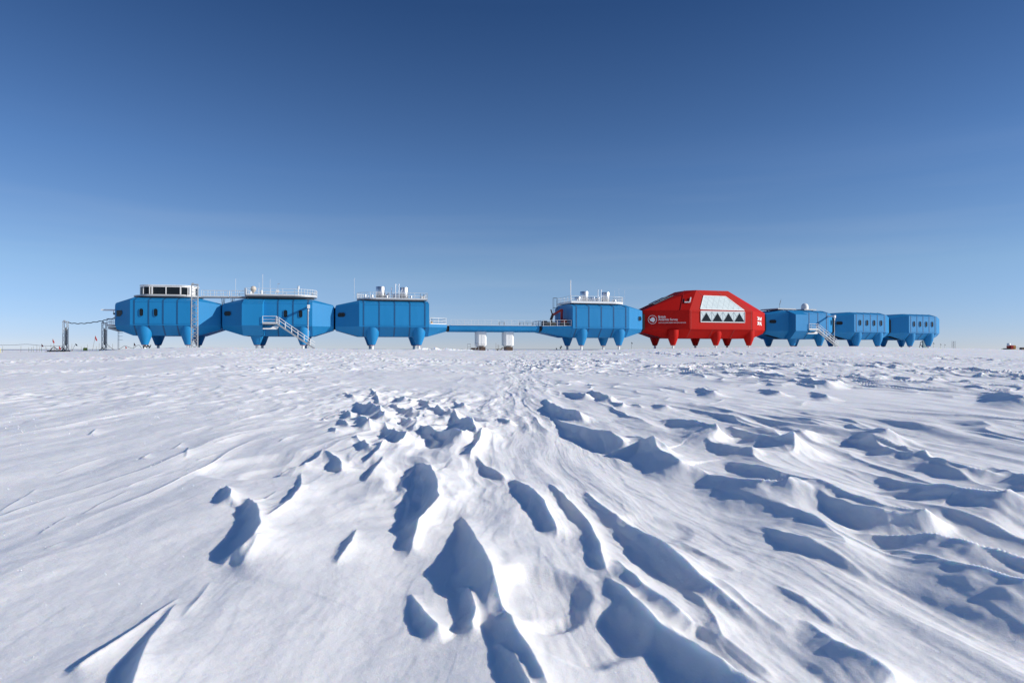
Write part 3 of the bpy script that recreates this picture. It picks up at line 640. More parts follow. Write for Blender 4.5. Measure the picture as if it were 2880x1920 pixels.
# observation room
cab_in = stadium(.35, L - .85, 2.1, W - 2.1, 2.2, 2.2, 8); zc0, zc1 = zd + .22, EYE + 10.92
o = MB(fr.off); o.extr([(a, b_, zc0) for a, b_ in cab_in], (0, 0, .16)); o.extr([(a, b_, zc1 - .24) for a, b_ in cab_in], (0, 0, .24))
big = stadium(.25, L - .75, 2.0, W - 2.0, 2.3, 2.3, 8); o.extr([(a, b_, zc1 + .001) for a, b_ in big], (0, 0, .12))
cab = o.build('observation_room', M['white'], m1)
o = MB(fr.off); gi = stadium(.41, L - .91, 2.16, W - 2.16, 2.14, 2.14, 8); o.extr([(a, b_, zc0 + .161) for a, b_ in gi], (0, 0, zc1 - .24 - zc0 - .162)); o.build('window_band', M['glass'], cab)
def mull(x, y, w_):
    o = MB(fr.off); o.box((x, y, (zc0 + zc1) / 2), (w_, .12, zc1 - zc0 - .40)); o.build('mullion', M['white'], cab)
for px_ in (420, 427, 466, 507, 533): mull(fr.hit(px_, 820, (0, 2.13, 0), (0, 1, 0)).x, 2.13, .20 if px_ in (507, 427) else .14)
for ang in (200, 235, 305):
    a = math.radians(ang); cx = .35 + 2.2 if ang < 270 else L - .85 - 2.2
    mull(cx + 2.18 * math.cos(a), 4.3 + 2.18 * math.sin(a), .14)
o = MB(fr.off)
a = math.radians(325); o.box((L - 3.05 + 2.2 * math.cos(a), 4.3 + 2.2 * math.sin(a), (zc0 + zc1) / 2), (.1, 1.3, zc1 - zc0 - .40), 0, (Vector((math.cos(a), math.sin(a), 0)), Vector((-math.sin(a), math.cos(a), 0)), Vector((0, 0, 1))))
o.build('end_panel', M['white'], cab)
# end platform, ladder, awning with hoist
o = MB(fr.off); ez = EYE + 3.95
P0 = (-3.0, 2.8, ez); o.extr([(-4.6, 3.0, ez), (-3.05, 3.0, ez), (-3.05, 7.0, ez), (-4.6, 7.0, ez)], (0, 0, .14)); o.extr([(-4.4, 3.2, ez - .5), (-3.05, 3.2, ez - .9), (-3.05, 6.8, ez - .9), (-4.4, 6.8, ez - .5)], (0, 0, .4))
pf = o.build('end_platform', M['grey'], m1)
o = MB(fr.off); railing(o, [(-3.1, 3.0, ez + .14), (-4.6, 3.0, ez + .14), (-4.6, 7.0, ez + .14)], sp=.7); o.build('railing', M['rail'], pf)
o = MB(fr.off)
for T in (3.0, 3.5): o.tube([(-3.0 + .2, T, gz(fr.w(-3, 3, 0).x, fr.w(-3, 3, 0).y) - .3), (-2.8, T, EYE + 3.3)], .025, 6)
for k in range(17):
    z = EYE + .1 + k * .2; o.tube([(-2.8, 3.0, z), (-2.8, 3.5, z)], .018, 5)
for z in (EYE + 1.6, EYE + 2.2, EYE + 2.8):
    o.tube([(-2.8, 3.0, z), (-2.2, 3.0, z), (-2.2, 3.5, z), (-2.8, 3.5, z)], .025, 5)
o.build('ladder', M['grey'], m1)
o = MB(fr.off); o.box((-4.3, 4.2, EYE + 6.72), (2.7, 1.3, .2)); o.bar((-3.9, 4.2, EYE + 6.6), (-3.9, 4.2, EYE + 6.2), .1, .1); aw = o.build('awning', M['white'], m1)
o = MB(fr.off); o.box((-3.8, 4.2, EYE + 6.1), (.28, .2, .3)); o.tube([(-3.8, 4.2, EYE + 6), (-3.75, 4.2, EYE + 5.1)], .02, 5); o.build('hoist', M['black'], aw)

# ---- module 2: round deck with stair and pod
def pod(fr, par, s0, s1):
    o = MB(fr.off); X = -2.0
    prof = [(-.02 + .4, ZR - .25), (X, EYE + 7.62), (X, ZB), (-.35, ZY + .02), (1.5, ZY + .02), (1.5, ZR - .25)]
    o.extr([(s0, a, z) for a, z in prof], (s1 - s0, 0, 0)); p = o.build('entrance_pod', fr.paint, par); return p
def stairs(fr, par, s0, s1, s_end, T0=-2.2, T1=-.15):
    """landing beside the pod and a stair running down along the wall"""
    z = EYE + 4.35; o = MB(fr.off)
    o.box(((s0 + s1) / 2, (T0 + T1) / 2, z), (s1 - s0, T1 - T0, .14)); o.box(((s0 + s1) / 2, T0 - .02, z - .02), (s1 - s0, .05, .26))
    o.extr([(s0, T0 + .3, z - .95), (s1 + .0, T0 + .3, z - .95), (s1 + .3, T0 + .3, z - .45), (s1 - .3, T0 + .3, z - .4), (s1 - 1.0, T0 + .3, z - .75), (s0, T0 + .3, z - .78)], (0, 1.2, 0), 1)
    lp = o.build('landing', [M['grey'], M['white']], par)
    o = MB(fr.off); railing(o, [(s0, T0, z + .1), (s1, T0, z + .1), (s1, T1, z + .1)], h=1.15, sp=1.8, r=.045); o.build('railing', M['rail'], lp)
    w0 = fr.w(s_end, T0, 0); zg = gz(w0.x, w0.y) + .02; o = MB(fr.off); n = 20; r = MB(fr.off)
    for T in (T0 + .05, T0 + .95):
        a = Vector((s1 + .1, T, z)); b = Vector((s_end, T, zg)); o.bar(a, b, .06, .26)
        for hh in (1.1, .6): r.tube([a + Vector((.25, 0, hh)), b + Vector((.05, 0, hh))], .04, 6)
        for k in range(6):
            q = a + (b - a) * (k + .3) / 6; r.tube([q, q + Vector((0, 0, 1.1))], .035, 6)
    for k in range(n):
        q = a + (b - a) * (k + .5) / n; o.box((q.x, T0 + .5, q.z + .02), (.28, .86, .045))
    st = o.build('staircase', M['grey'], par); r.build('handrail', M['rail'], st)
def davit(fr, par, S, T=-1.9, z=EYE + 7.45):
    o = MB(fr.off); o.box((S, T / 2, z), (.24, -T, .32)); o.box((S, T, z - .1), (.42, .4, .62)); dv = o.build('hoist_arm', M['white'], par)
    o = MB(fr.off); w0 = fr.w(S, T, 0); g = gz(w0.x, w0.y); o.tube([(S, T, z - .3), (S - .05, T, g)], .035, 6); o.box((S, T, z - .75), (.2, .16, .34)); o.tube([(S - .12, T, z - .6), (S - .12, T, EYE + 1)], .02, 5); o.build('hoist_cable', M['rail'], dv)
fr, m2 = new_module("blue module with a pale ball aerial on its roof and two windows above a stair", 682, 878)
m2fr = fr; L = fr.L
l2, r2 = tend(fr, 626, 936.7)
hull(fr, m2, le=l2, re=r2); pod(fr, m2, .15, 3.45)
taper_window(fr, m2, -1, L, l2, f=.74)
for k in (2, 3): window(fr, m2, (L * (.062 + (k + .5) * .219), -.04, EYE + 6.17), (1, 0, 0), .64, 1.28)
stairs(fr, m2, 3.5, 5.7, 12.0)
davit(fr, m2, L * .955)
zd = EYE + 9.28
d2 = roof_deck(fr, m2, stadium(.1, L + .55, 1.2, W - 1.2, .3, 3.6), zd, zd + .2)
zt_ = zd + .2
S_ = lambda px, T, z=None: (lambda: fr.hit(px, HOR - ((z or zt_) - EYE) * 15.6, (0, T, z or zt_), (0, 1, 0)).x)()
o = MB(fr.off); s = S_(712, 4); o.lathe((s, 4, 0), [(.07, zt_), (.07, zt_ + .75)], 8); prof = [(.50 * math.cos(a), zt_ + 1.25 + .50 * math.sin(a)) for a in np.linspace(-1.3, 1.5, 12)]; o.lathe((s, 4, 0), prof, 24); o.lathe((s, 4, 0), [(.15, zt_ + .55), (.34, zt_ + .88)], 16); o.build('ball_aerial', M['cream'], d2)
cyl(fr, d2, 'white_bollard', S_(735, 3), 3, zt_, zt_ + .95, .17, 'white', False)
o = MB(fr.off); o.box((S_(780, 2.4), 2.4, zt_ + .75), (.5, .4, .5)); o.box((S_(780, 2.4), 2.4, zt_ + .25), (.08, .08, .5)); o.build('instrument_box', M['white'], d2)
for px, T, h_, r_ in ((662, 3, 2.9, .025), (728, 6, 2.6, .02), (738, 5, 4.0, .03), (759, 5, 3.1, .022)): pole(fr, d2, 'whip_antenna', S_(px, T), T, zt_, zt_ + h_, r_)
o = MB(fr.off); s = S_(781, 4); o.tube([(s, 4, zt_), (s, 4, zt_ + 2.2)], .02, 5); o.box((s + .15, 4, zt_ + 2.25), (.4, .06, .08)); o.build('wind_sensor', M['grey'], d2)
o = MB(fr.off); s = S_(839, 2.2); o.tube([(s, 2.2, zt_), (s, 2.2, zt_ + 1.3)], .07, 8); o.lathe((s, 2.2, 0), [(.16, zt_ + 1.2), (.2, zt_ + 1.35), (.12, zt_ + 1.6), (.2, zt_ + 1.75)], 12); o.build('lamp_post', M['white'], d2)
for px in (743, 800):
    o = MB(fr.off); s = S_(px, 4); P = [(s + .22 * math.cos(a), 4, zt_ + .35 + .22 * math.sin(a)) for a in np.linspace(0, 2 * math.pi, 13)]; o.tube(P, .03, 5, cap=False); o.build('hoop', M['grey'], d2)
o = MB(fr.off); s = S_(878, 5); o.box((s, 5, zt_ + .5), (.18, .2, .5)); o.build('control_box', M['dgrey'], d2)
o = MB(fr.off); s = S_(785, 3); o.box((s, 3, zt_ + .15), (.8, .5, .22)); o.build('deck_hatch', M['dgrey'], d2)

# ---- module 3: power module with steel tanks, flat right end
def tank_set(fr, deck, zt, big, small, flues, tall=None):
    for S, T, h, r in big: cyl(fr, deck, 'steel_tank', S, T, zt, zt + h, r)
    for S, T, h, r in small: cyl(fr, deck, 'vent', S, T, zt, zt + h, r, legs=False)
    for S, T, h in flues: pole(fr, deck, 'flue_pipe', S, T, zt, zt + h, .085, 'steel', .13)
fr, m3 = new_module("windowless blue module with roof tanks, just left of the low bridge", 1010, 1207)
m3fr = fr; L = fr.L
l3, _ = tend(fr, 945, None)
hull(fr, m3, le=l3, rtap=False)
taper_window(fr, m3, -1, L, l3, f=.76)
zd = EYE + 8.98
d3 = roof_deck(fr, m3, stadium(-.2, L - .15, 1.2, W - 1.2, 3.2, 0), zd, zd + .2)
zt_ = zd + .2
tank_set(fr, d3, zt_, [(S_(1070, 4), 4, 2.38, .86), (S_(1136, 4), 4, 2.32, .80)],
         [(S_(1027, 2.4), 2.4, .75, .2), (S_(1046, 2.4), 2.4, .7, .22), (S_(1088, 3), 3, .65, .2), (S_(1092.5, 4), 4, 1.25, .22), (S_(1108, 5), 5, 1.2, .3), (S_(1118, 4.6), 4.6, 1.2, .24), (S_(1156, 2.4), 2.4, .65, .18), (S_(1035, 3), 3, .5, .12), (S_(1086, 5.5), 5.5, 1.1, .3)],
         [(S_(1112, 3), 3, 2.75), (S_(1121.5, 3), 3, 2.75), (S_(1101, 3.4), 3.4, 2.15)])
for k, px in enumerate((1182, 1191, 1196)): pole(fr, d3, 'marker_post', S_(px, 2 + k * .7), 2 + k * .7, zt_, zt_ + 1.1, .04, 'dgrey' if k < 2 else 'rail')
o = MB(fr.off); o.box((S_(1189, 5), 5, zt_ + .45), (.6, .6, .7)); o.build('equipment_box', M['white'], d3)
pole(fr, d3, 'whip_antenna', S_(996, 4), 4, zt_, zt_ + 3.9, .025)
# low taper to the bridge
ZBT, ZBB = EYE + 4.55, EYE + 3.3
o = MB(fr.off)
o.loft([[(L + .01, .02, ZB), (L + .01, .02, ZBT + .05), (L + .01, W - .02, ZBT + .05), (L + .01, W - .02, ZB), (L + .01, W - 1.6, ZY + .01), (L + .01, 1.6, ZY + .01)],
        [(L + 3.6, 1.9, ZB), (L + 3.6, 1.9, ZBT), (L + 3.6, W - 1.9, ZBT), (L + 3.6, W - 1.9, ZB), (L + 3.6, W - 3.0, ZBB), (L + 3.6, 3.0, ZBB)]])
lt = o.build('low_extension', fr.paint, m3)
o = MB(fr.off); railing(o, [(L + .25, .3, ZBT + .06), (L + 3.5, 2.0, ZBT + .03), (L + 3.5, W - 2.0, ZBT + .03), (L + .25, W - .3, ZBT + .06)], h=1.15, sp=1.5, r=.04); o.build('railing', M['rail'], lt)

# ---- bridge
fr3 = m3fr
bA = fr3.w(fr3.L + 3.6, 2.4, 0); fr4 = Frame(1611, 1770); fr4.paint = M['blue']; fr4.seam = M['seam']
E4 = 5.4
bB = fr4.w(-E4, 2.4, 0)
dv = (bB - bA); bl = dv.length; ba = dv.normalized(); bb = Vector((-ba.y, ba.x, 0)); bw = 4.6
mid = (bA + bB) / 2 + bb * bw / 2; bg_ = gz(mid.x, mid.y)
bt = thing("footbridge", "long low blue bridge with thin white railings linking two groups of modules", "bridge", (mid.x, mid.y, bg_), math.atan2(ba.y, ba.x))
boff = Vector((bl / 2, bw / 2, bg_))
o = MB(boff); g0 = .55
o.loft([[(S, .0, EYE + 3.62), (S, .0, EYE + 4.42), (S, bw, EYE + 4.42), (S, bw, EYE + 3.62), (S, bw - .7, ZBB), (S, .7, ZBB)] for S in (g0, bl - g0)])
o.box((bl / 2, -.015, EYE + 4.45), (bl - 2 * g0, .1, .06)); o.build('beam', M['blue'], bt)
o = MB(boff)
for T in (.1, bw - .1): railing(o, [(g0 + .3, T, EYE + 4.45), (bl - g0 - .3, T, EYE + 4.45)], h=1.1, sp=1.3, r=.022 if T < 1 else .018)
o.build('railing', M['rail'], bt)
for S in (0, bl):
    o = MB(boff); s0, s1 = (0.0, g0) if S == 0 else (bl - g0, bl)
    nn = 9
    for k in range(nn):
        a = s0 + (s1 - s0) * k / nn; b_ = s0 + (s1 - s0) * (k + .7) / nn
        o.loft([[(q, .12, EYE + 3.6), (q, .12, EYE + 4.4), (q, bw - .12, EYE + 4.4), (q, bw - .12, EYE + 3.6), (q, bw - .8, ZBB + .08), (q, .8, ZBB + .08)] for q in (a, b_)])
    o.loft([[(q, .2, EYE + 3.65), (q, .2, EYE + 4.35), (q, bw - .2, EYE + 4.35), (q, bw - .2, EYE + 3.65), (q, bw - .85, ZBB + .15), (q, .85, ZBB + .15)] for q in (s0, s1)])
    o.build('bellows', M['black'], bt)
def bS(px):     # distance along the bridge of a photograph column
    r_ = ray(px, HOR); n_ = bb; p = Vector((0, 0, EYE)) + r_ * ((bA - Vector((0, 0, EYE))).dot(n_) / r_.dot(n_)); return (p - bA).dot(ba)
for px, scuff in ((1357, 1), (1434.5, 0)):
    S = bS(px); o = MB(boff); hw = .95; T0, T1 = .7, 3.9; ch = .35
    ring = lambda z, g=0: [(S - hw + ch + g, T0 + g, z), (S + hw - ch - g, T0 + g, z), (S + hw - g, T0 + ch + g, z), (S + hw - g, T1 - ch - g, z), (S + hw - ch - g, T1 - g, z), (S - hw + ch + g, T1 - g, z), (S - hw + g, T1 - ch - g, z), (S - hw + g, T0 + ch + g, z)]
    o.loft([ring(EYE + .72), ring(ZBB + .0), ring(ZBB + .25, .3)])
    o.bar((S, T0 - .01, EYE + .8), (S, T0 - .01, ZBB), .03, .03)
    wq = bA + ba * S + bb * 2.3; g = gz(wq.x, wq.y)
    pr = o.build('pier', M['pier'], bt)
    o = MB(boff); o.lathe((S, 2.2, 0), [(.85, EYE + .45), (.95, EYE + .735)], 20); o.build('pier_collar', M['white'], pr)
    o = MB(boff); o.box((S + .1, 2.2, (g + EYE + .45) / 2 - .15), (1.3, 2.4, EYE + .45 - g + .3)); o.build('pier_foot', M['brown'], pr)
for px in (1425, 1496):
    o = MB(boff); S = bS(px)
    w_ = 1.0 if px < 1450 else 2.6
    railing(o, [(S - w_ / 2, bw + .1, EYE + 4.2), (S - w_ / 2, bw + .8, EYE + 4.2), (S + w_ / 2, bw + .8, EYE + 4.2), (S + w_ / 2, bw + .1, EYE + 4.2)], sp=.9, r=.03); o.build('side_gate', M['dgrey'], bt)

# ---- module 4
fr = fr4; L = fr.L
m4 = thing('station_module', "blue module with roof tanks and an open crane deck, left of the red module", 'module', fr.loc, fr.th, 'blue station modules')
_, r4 = tend(fr, None, 1806)
hull(fr, m4, ltap=False, re=r4)
taper_window(fr, m4, 1, L, r4, f=.80, w=1.1, h=.85, r=.4)
zd = EYE + 8.98
d4 = roof_deck(fr, m4, stadium(.15, L + .35, 1.1, W - 1.1, 0, 3.2), zd, zd + .26, edge='white')
zt_ = zd + .26
S_ = lambda px, T, z=None: fr.hit(px, HOR - ((z or zt_) - EYE) * 14.6, (0, T, z or zt_), (0, 1, 0)).x
tank_set(fr, d4, zt_, [(S_(1643.5, 4.2), 4.2, 2.25, .85), (S_(1703.5, 4.2), 4.2, 2.2, .82)],
         [(S_(1625, 6.5), 6.5, 1.3, .7), (S_(1624, 2.2), 2.2, .5, .13), (S_(1633, 2.4), 2.4, .8, .14), (S_(1671, 2.6), 2.6, 1.1, .14), (S_(1685, 2.6), 2.6, 1.1, .14), (S_(1662, 5.5), 5.5, 1.25, .45), (S_(1678, 5.8), 5.8, 1.2, .5), (S_(1728, 4), 4, .65, .45), (S_(1672.5, 2.0), 2.0, .6, .14)],
         [(S_(1682, 3.2), 3.2, 2.5), (S_(1691, 3.2), 3.2, 2.5)])
pole(fr, d4, 'tall_mast', S_(1605, 1.4), 1.4, zt_, EYE + 13.4, .085, 'white')
for px, T, h_ in ((1729, 6, 2.8), (1741, 6, 3.2), (1757, 5, 2.9)): pole(fr, d4, 'whip_antenna', S_(px, T), T, zt_, zt_ + h_, .018)
# caged ladder on the back left corner
o = MB(fr.off)
for T in (W - 2.2, W - 1.6):
    o.tube([(-.25, T, EYE + 4.7), (-.25, T, EYE + 10.4)], .03, 6); o.tube([(-1.0, T, EYE + 6.9), (-1.0, T, EYE + 10.4)], .035, 6)
for z in (EYE + 6.9, EYE + 8.4, EYE + 10.4):
    o.tube([(-.25, W - 2.2, z), (-1.0, W - 2.2, z), (-1.0, W - 1.6, z), (-.25, W - 1.6, z)], .035, 6)
for k in range(18): o.tube([(-.25, W - 2.2, EYE + 4.8 + k * .3), (-.25, W - 1.6, EYE + 4.8 + k * .3)], .02, 5)
o.build('ladder', M['dgrey'], m4)
# low deck extension
ZD4 = EYE + 4.40
o = MB(fr.off)
o.loft([[(-E4, 1.9, ZB - .1), (-E4, 1.9, ZD4), (-E4, W - 1.9, ZD4), (-E4, W - 1.9, ZB - .1), (-E4, W - 3.0, ZBB), (-E4, 3.0, ZBB)],
        [(-.01, .05, ZB), (-.01, .05, ZD4 + .03), (-.01, W - .05, ZD4 + .03), (-.01, W - .05, ZB), (-.01, W - 1.7, ZY + .01), (-.01, 1.7, ZY + .01)]])
le4 = o.build('low_extension', fr.paint, m4)
o = MB(fr.off); railing(o, [(-.2, .25, ZD4 + .05), (-E4 + .1, 2.0, ZD4 + .02), (-E4 + .1, W - 2.0, ZD4 + .02), (-.2, W - .3, ZD4 + .05)], h=1.12, sp=1.45, r=.045); o.build('railing', M['rail'], le4)
# things standing on that deck
def here(S, T, Z): return fr.w(S, T, Z)
c = here(-1.9, 5.6, ZD4 + .04)
crane = thing('deck_crane', "dark red folding crane with a bent arm on the open deck past the bridge", 'crane', c, fr.th)
o = MB(); o.lathe((1.1, -1.7, 0), [(.4, 0), (.34, .25), (.26, .3), (.24, 3.3)], 14); o.build('column', M['redobj'], crane)
o = MB(); o.bar((1.15, -1.7, 3.35), (-.5, -1.2, 2.35), .3, .42); o.box((1.05, -1.7, 3.2), (.55, .4, .5)); o.build('main_arm', M['redobj'], crane)
o = MB(); o.bar((-.5, -1.2, 2.6), (-.95, -1.1, 1.3), .26, .5); o.bar((-.95, -1.1, 3.4), (-.6, -1.1, 2.2), .16, .26); o.bar((-.9, -1.1, 1.6), (-.6, -1.1, 0.05), .2, .4); o.build('jib', M['brown'], crane)
c = here(-3.6, 3.4, ZD4 + .03); o = MB(); o.box((0, 0, .44), (2.5, 1.3, .8))
for s_ in (-1.1, 0, 1.1): o.box((s_, -.67, .44), (.1, .04, .86))
for s_ in (-.8, .8): o.box((s_, 0, .02), (.16, 1.2, .05))
tag(o.build('wooden_crate', M['crate'], loc=c, rotz=fr.th), "long tan wooden crate lying on the deck at the right end of the bridge", 'crate')
c = here(-.85, 2.2, ZD4 + .05); o = MB(); o.lathe((0, 0, 0), [(.5, .72), (.52, .76), (.52, 1.25), (.46, 1.38), (.2, 1.42)], 18); o.box((0, 0, .37), (1.7, .9, .68), 1)
tag(o.build('fuel_drum', [M['redobj'], M['black']], loc=c, rotz=fr.th), "round red drum on a dark base against the left wall of the tanked module", 'drum')
c = here(-4.7, 3.1, ZD4 + .02); o = MB(); o.box((0, 0, .5), (.9, 1.0, .95)); o.box((0, -.01, 1.0), (.7, .8, .06)); o.bar((-.4, -.45, 1.1), (.4, -.45, 1.1), .05, .05)
tag(o.build('generator_box', M['soil'], loc=c, rotz=fr.th), "small dark box at the far left edge of the crane deck", 'box')
c = m3fr.w(m3fr.L + .75, 2.2, ZBT + .06); o = MB(); o.lathe((0, 0, 0), [(.3, 0), (.34, .1), (.2, .35), (.05, .55)], 14); o.tube([(0, 0, .5), (.05, 0, .95)], .03, 6, 1); o.tube([(-.18, 0, 1.15), (.05, 0, .9), (.25, 0, 1.15), (-.18, 0, 1.15)], .03, 6, 1)
tag(o.build('orange_winch', [M['orange'], M['dgrey']], loc=c), "small orange winch with a dark handle at the left end of the bridge", 'winch')

# ---- red module
fr = Frame(1940, 2118); fr.paint = M['red']; fr.seam = M['redseam']; L = fr.L
mr = thing('red_module', "large two storey red module with slanted glazing and white lettering", 'building', fr.loc, fr.th)
RB, RT, RR = EYE + 4.13, EYE + 8.1, EYE + 12.45
WR = 12.0; iA = 4.0; iD = 3.2
eA = -fr.hit(1809, HOR, (0, iA, 0), (0, 1, 0)).x; eD = fr.hit(2151, HOR, (0, iD, 0), (0, 1, 0)).x - L
fr6 = Frame(2218, 2332)
s0, t0, s1, t1, s2 = 1.5, 3.7, 3.0, 2.2, 10.8
bot = lambda S, i, zb, zy, bi: [(S, i, zb), (S, WR - i, zb), (S, WR - i - bi, zy), (S, i + bi, zy)]
o = MB(fr.off)
ZAt = EYE + 8.05
V = [(-eA, iA, RB), (0, 0, RB), (L, 0, RB), (L + eD, iD, RB), (L + eD, WR - iD, RB), (L, WR, RB), (0, WR, RB), (-eA, WR - iA, RB),          # 0-7 wall foot
     (-eA, iA, ZAt), (0, 0, RT), (L, 0, RT), (L + eD, iD, RT - .2), (L + eD, WR - iD, RT - .2), (L, WR, RT), (0, WR, RT), (-eA, WR - iA, ZAt),  # 8-15 wall head
     (s0, t0, RR), (s1, t1, RR), (s2, t1, RR), (s2, WR - t1, RR), (s1, WR - t1, RR), (s0, WR - t0, RR),                                        # 16-21 roof
     (-eA, iA + .7, EYE + 3.5), (0, 1.6, ZY), (L, 1.6, ZY), (L + eD, iD + .7, EYE + 3.4), (L + eD, WR - iD - .7, EYE + 3.4), (L, WR - 1.6, ZY), (0, WR - 1.6, ZY), (-eA, WR - iA - .7, EYE + 3.5), # 22-29 belly
     (-eA * .45, iA * .45 + 1.6 * .8, ZY), (-eA * .45, WR - iA * .45 - 1.6 * .8, ZY), (L + eD * .3, 1.6 + iD * .3, ZY), (L + eD * .3, WR - 1.6 - iD * .3, ZY)]  # 30-33
Fc = [(0, 1, 9, 8), (1, 2, 10, 9), (2, 3, 11, 10), (3, 4, 12, 11), (4, 5, 13, 12), (5, 6, 14, 13), (6, 7, 15, 14), (7, 0, 8, 15),
      (9, 10, 18, 17), (8, 9, 17, 16), (8, 16, 21, 15), (15, 21, 20, 14), (14, 20, 19, 13), (13, 19, 12), (12, 19, 18, 11), (11, 18, 10), (16, 17, 18, 19, 20, 21),
      (0, 22, 30), (0, 30, 23), (0, 23, 1), (1, 23, 24, 2), (2, 24, 32), (2, 32, 3), (3, 32, 25), (3, 25, 26, 4), (4, 26, 33), (4, 33, 5), (5, 33, 27), (5, 27, 28, 6), (6, 28, 7), (7, 28, 31), (7, 31, 29), (7, 29, 22, 0),
      (22, 29, 31, 30), (30, 31, 28, 23), (23, 28, 27, 24), (24, 27, 33, 32), (32, 33, 26, 25)]
o.add(V, Fc)
# joints on the long side
fs = Vector((0, t1, RR - RT)); 
def strip(mb, a, b, nn, w=.14, mi=1, th=.03):
    a = Vector(a); b = Vector(b); nn = Vector(nn).normalized(); sd = (b - a).normalized().cross(nn) * w / 2
    q = [a - sd, a + sd, b + sd, b - sd]; mb.add(q + [p + nn * th for p in q], [(4, 5, 6, 7), (0, 1, 5, 4), (1, 2, 6, 5), (2, 3, 7, 6), (3, 0, 4, 7)], mi)
nb = Vector((0, -(RB - ZY), -1.6)).normalized(); nup = Vector((0, -(RR - RT), t1)).normalized(); nw_ = Vector((0, -1, 0))
for S in (.25, L * .36, L * .70, L - .25): strip(o, (S, 0, RB), (S, 1.6, ZY), nb)
for S in (.3, L - .4): strip(o, (S, 0, RB + .05), (S, 0, RT - .05), nw_, .1)
for S, S2 in ((L * .27, L * .21 + 1.2), (L * .62, L * .5 + 1.0)):
    a = Vector((S2, t1 * .55, RT + (RR - RT) * .55)); strip(o, (S * .9 + .4, t1 * .72, RT + (RR - RT) * .72), (S * .9 - .6, t1, RR - .02), nup, .12)
o.box((L / 2, -.03, RB + .06), (L, .08, .12), 0); o.box((L / 2, -.03, RT - .45), (L, .06, .08), 0)
na = Vector((-iA, -eA, 0)).normalized()
o.build('hull', [fr.paint, fr.seam], mr)
for S in (-2.9, 7.2, 17.0 * L / 17.0):
    for T in (1.45, 9.2): leg(fr, mr, S, T + (.3 if S < 0 and T < 5 else 0), fr.paint, EYE + .82, .96)
# slanted glazing: outline traced on the leaning plane, real size from there
P0u = (0, 0, RT)
def up(px, py, lift=.04):
    q = fr.hit(px, py, P0u, tuple(nup)); return q + nup * lift
def wl(px, py, lift=.04):
    q = fr.hit(px, py, (0, 0, RB), (0, -1, 0)); return q + nw_ * lift
N = lambda X, Y: (1780 + X / 5.88, 790 + Y / 5.88)
Q = [N(1117, 466), N(1840, 489), N(1535, 262), N(1172, 247)]
o = MB(fr.off); oc = [up(*q) for q in Q]; o.extr([q + nup * -.03 for q in oc], nup * .07); gu = o.build('upper_glazing', M['panel'], mr)
fl = MB(fr.off)
for i in range(4): strip(fl, oc[i] + nup * .03, oc[(i + 1) % 4] + nup * .03, nup, .16, 0, .05)
fl.build('frame', M['white'], gu)
ln = MB(fr.off)
def lerp(a, b, t_): return a + (b - a) * t_
A_, B_, C_, D_ = oc            # bottom-left, bottom-right, top-right, top-left
def inside(q):
    for i in range(4):
        e = oc[(i + 1) % 4] - oc[i]
        if e.cross(q - oc[i]).dot(nup) < -1e-4: return False
    return True
if (B_ - A_).cross(D_ - A_).dot(nup) < 0: inside_ok = -1
else: inside_ok = 1
def clip_line(a, d):
    tmin, tmax = -50, 50
    for i in range(4):
        e = oc[(i + 1) % 4] - oc[i]; nn = nup.cross(e) * inside_ok; den = nn.dot(d); num = nn.dot(oc[i] - a)
        if abs(den) < 1e-9:
            if num > 0: return None
            continue
        tt = num / den
        if den > 0: tmin = max(tmin, tt)
        else: tmax = min(tmax, tt)
    return (a + d * tmin, a + d * tmax) if tmax > tmin + .1 else None
du = (D_ - A_); bd = (B_ - A_)
for k in range(1, 8):
    c_ = clip_line(A_ + bd * (k * .1235), du)
    if c_: strip(ln, c_[0] + nup * .035, c_[1] + nup * .035, nup, .05, 0, .012)
dd = (bd * (.1235) - du * .31)
for k in range(-2, 12):
    c_ = clip_line(A_ + du * (.12 + .305 * k), dd)
    if c_: strip(ln, c_[0] + nup * .035, c_[1] + nup * .035, nup, .045, 0, .009)
ln.build('glazing_bars', M['panelline'], gu)
Q = [N(1120, 676), N(1848, 687), N(1848, 517), N(1120, 495)]
oc2 = [wl(*q) for q in Q]; zb_ = (oc2[0].z + oc2[1].z) / 2; zt2 = (oc2[2].z + oc2[3].z) / 2; sA = oc2[0].x; sB = oc2[1].x
zt2 = min(zt2, RT - .05)
o = MB(fr.off); o.box(((sA + sB) / 2, -.035, (zb_ + zt2) / 2), (sB - sA, .07, zt2 - zb_)); gl = o.build('lower_glazing', M['panel'], mr)
fl = MB(fr.off)
for a, b_ in (((sA, zb_), (sB, zb_)), ((sB, zb_), (sB, zt2)), ((sB, zt2), (sA, zt2)), ((sA, zt2), (sA, zb_))):
    fl.bar((a[0], -.08, a[1]), (b_[0], -.08, b_[1]), .06, .14)
fl.build('frame', M['white'], gl)
ln = MB(fr.off); wseg = (sB - sA) / 4
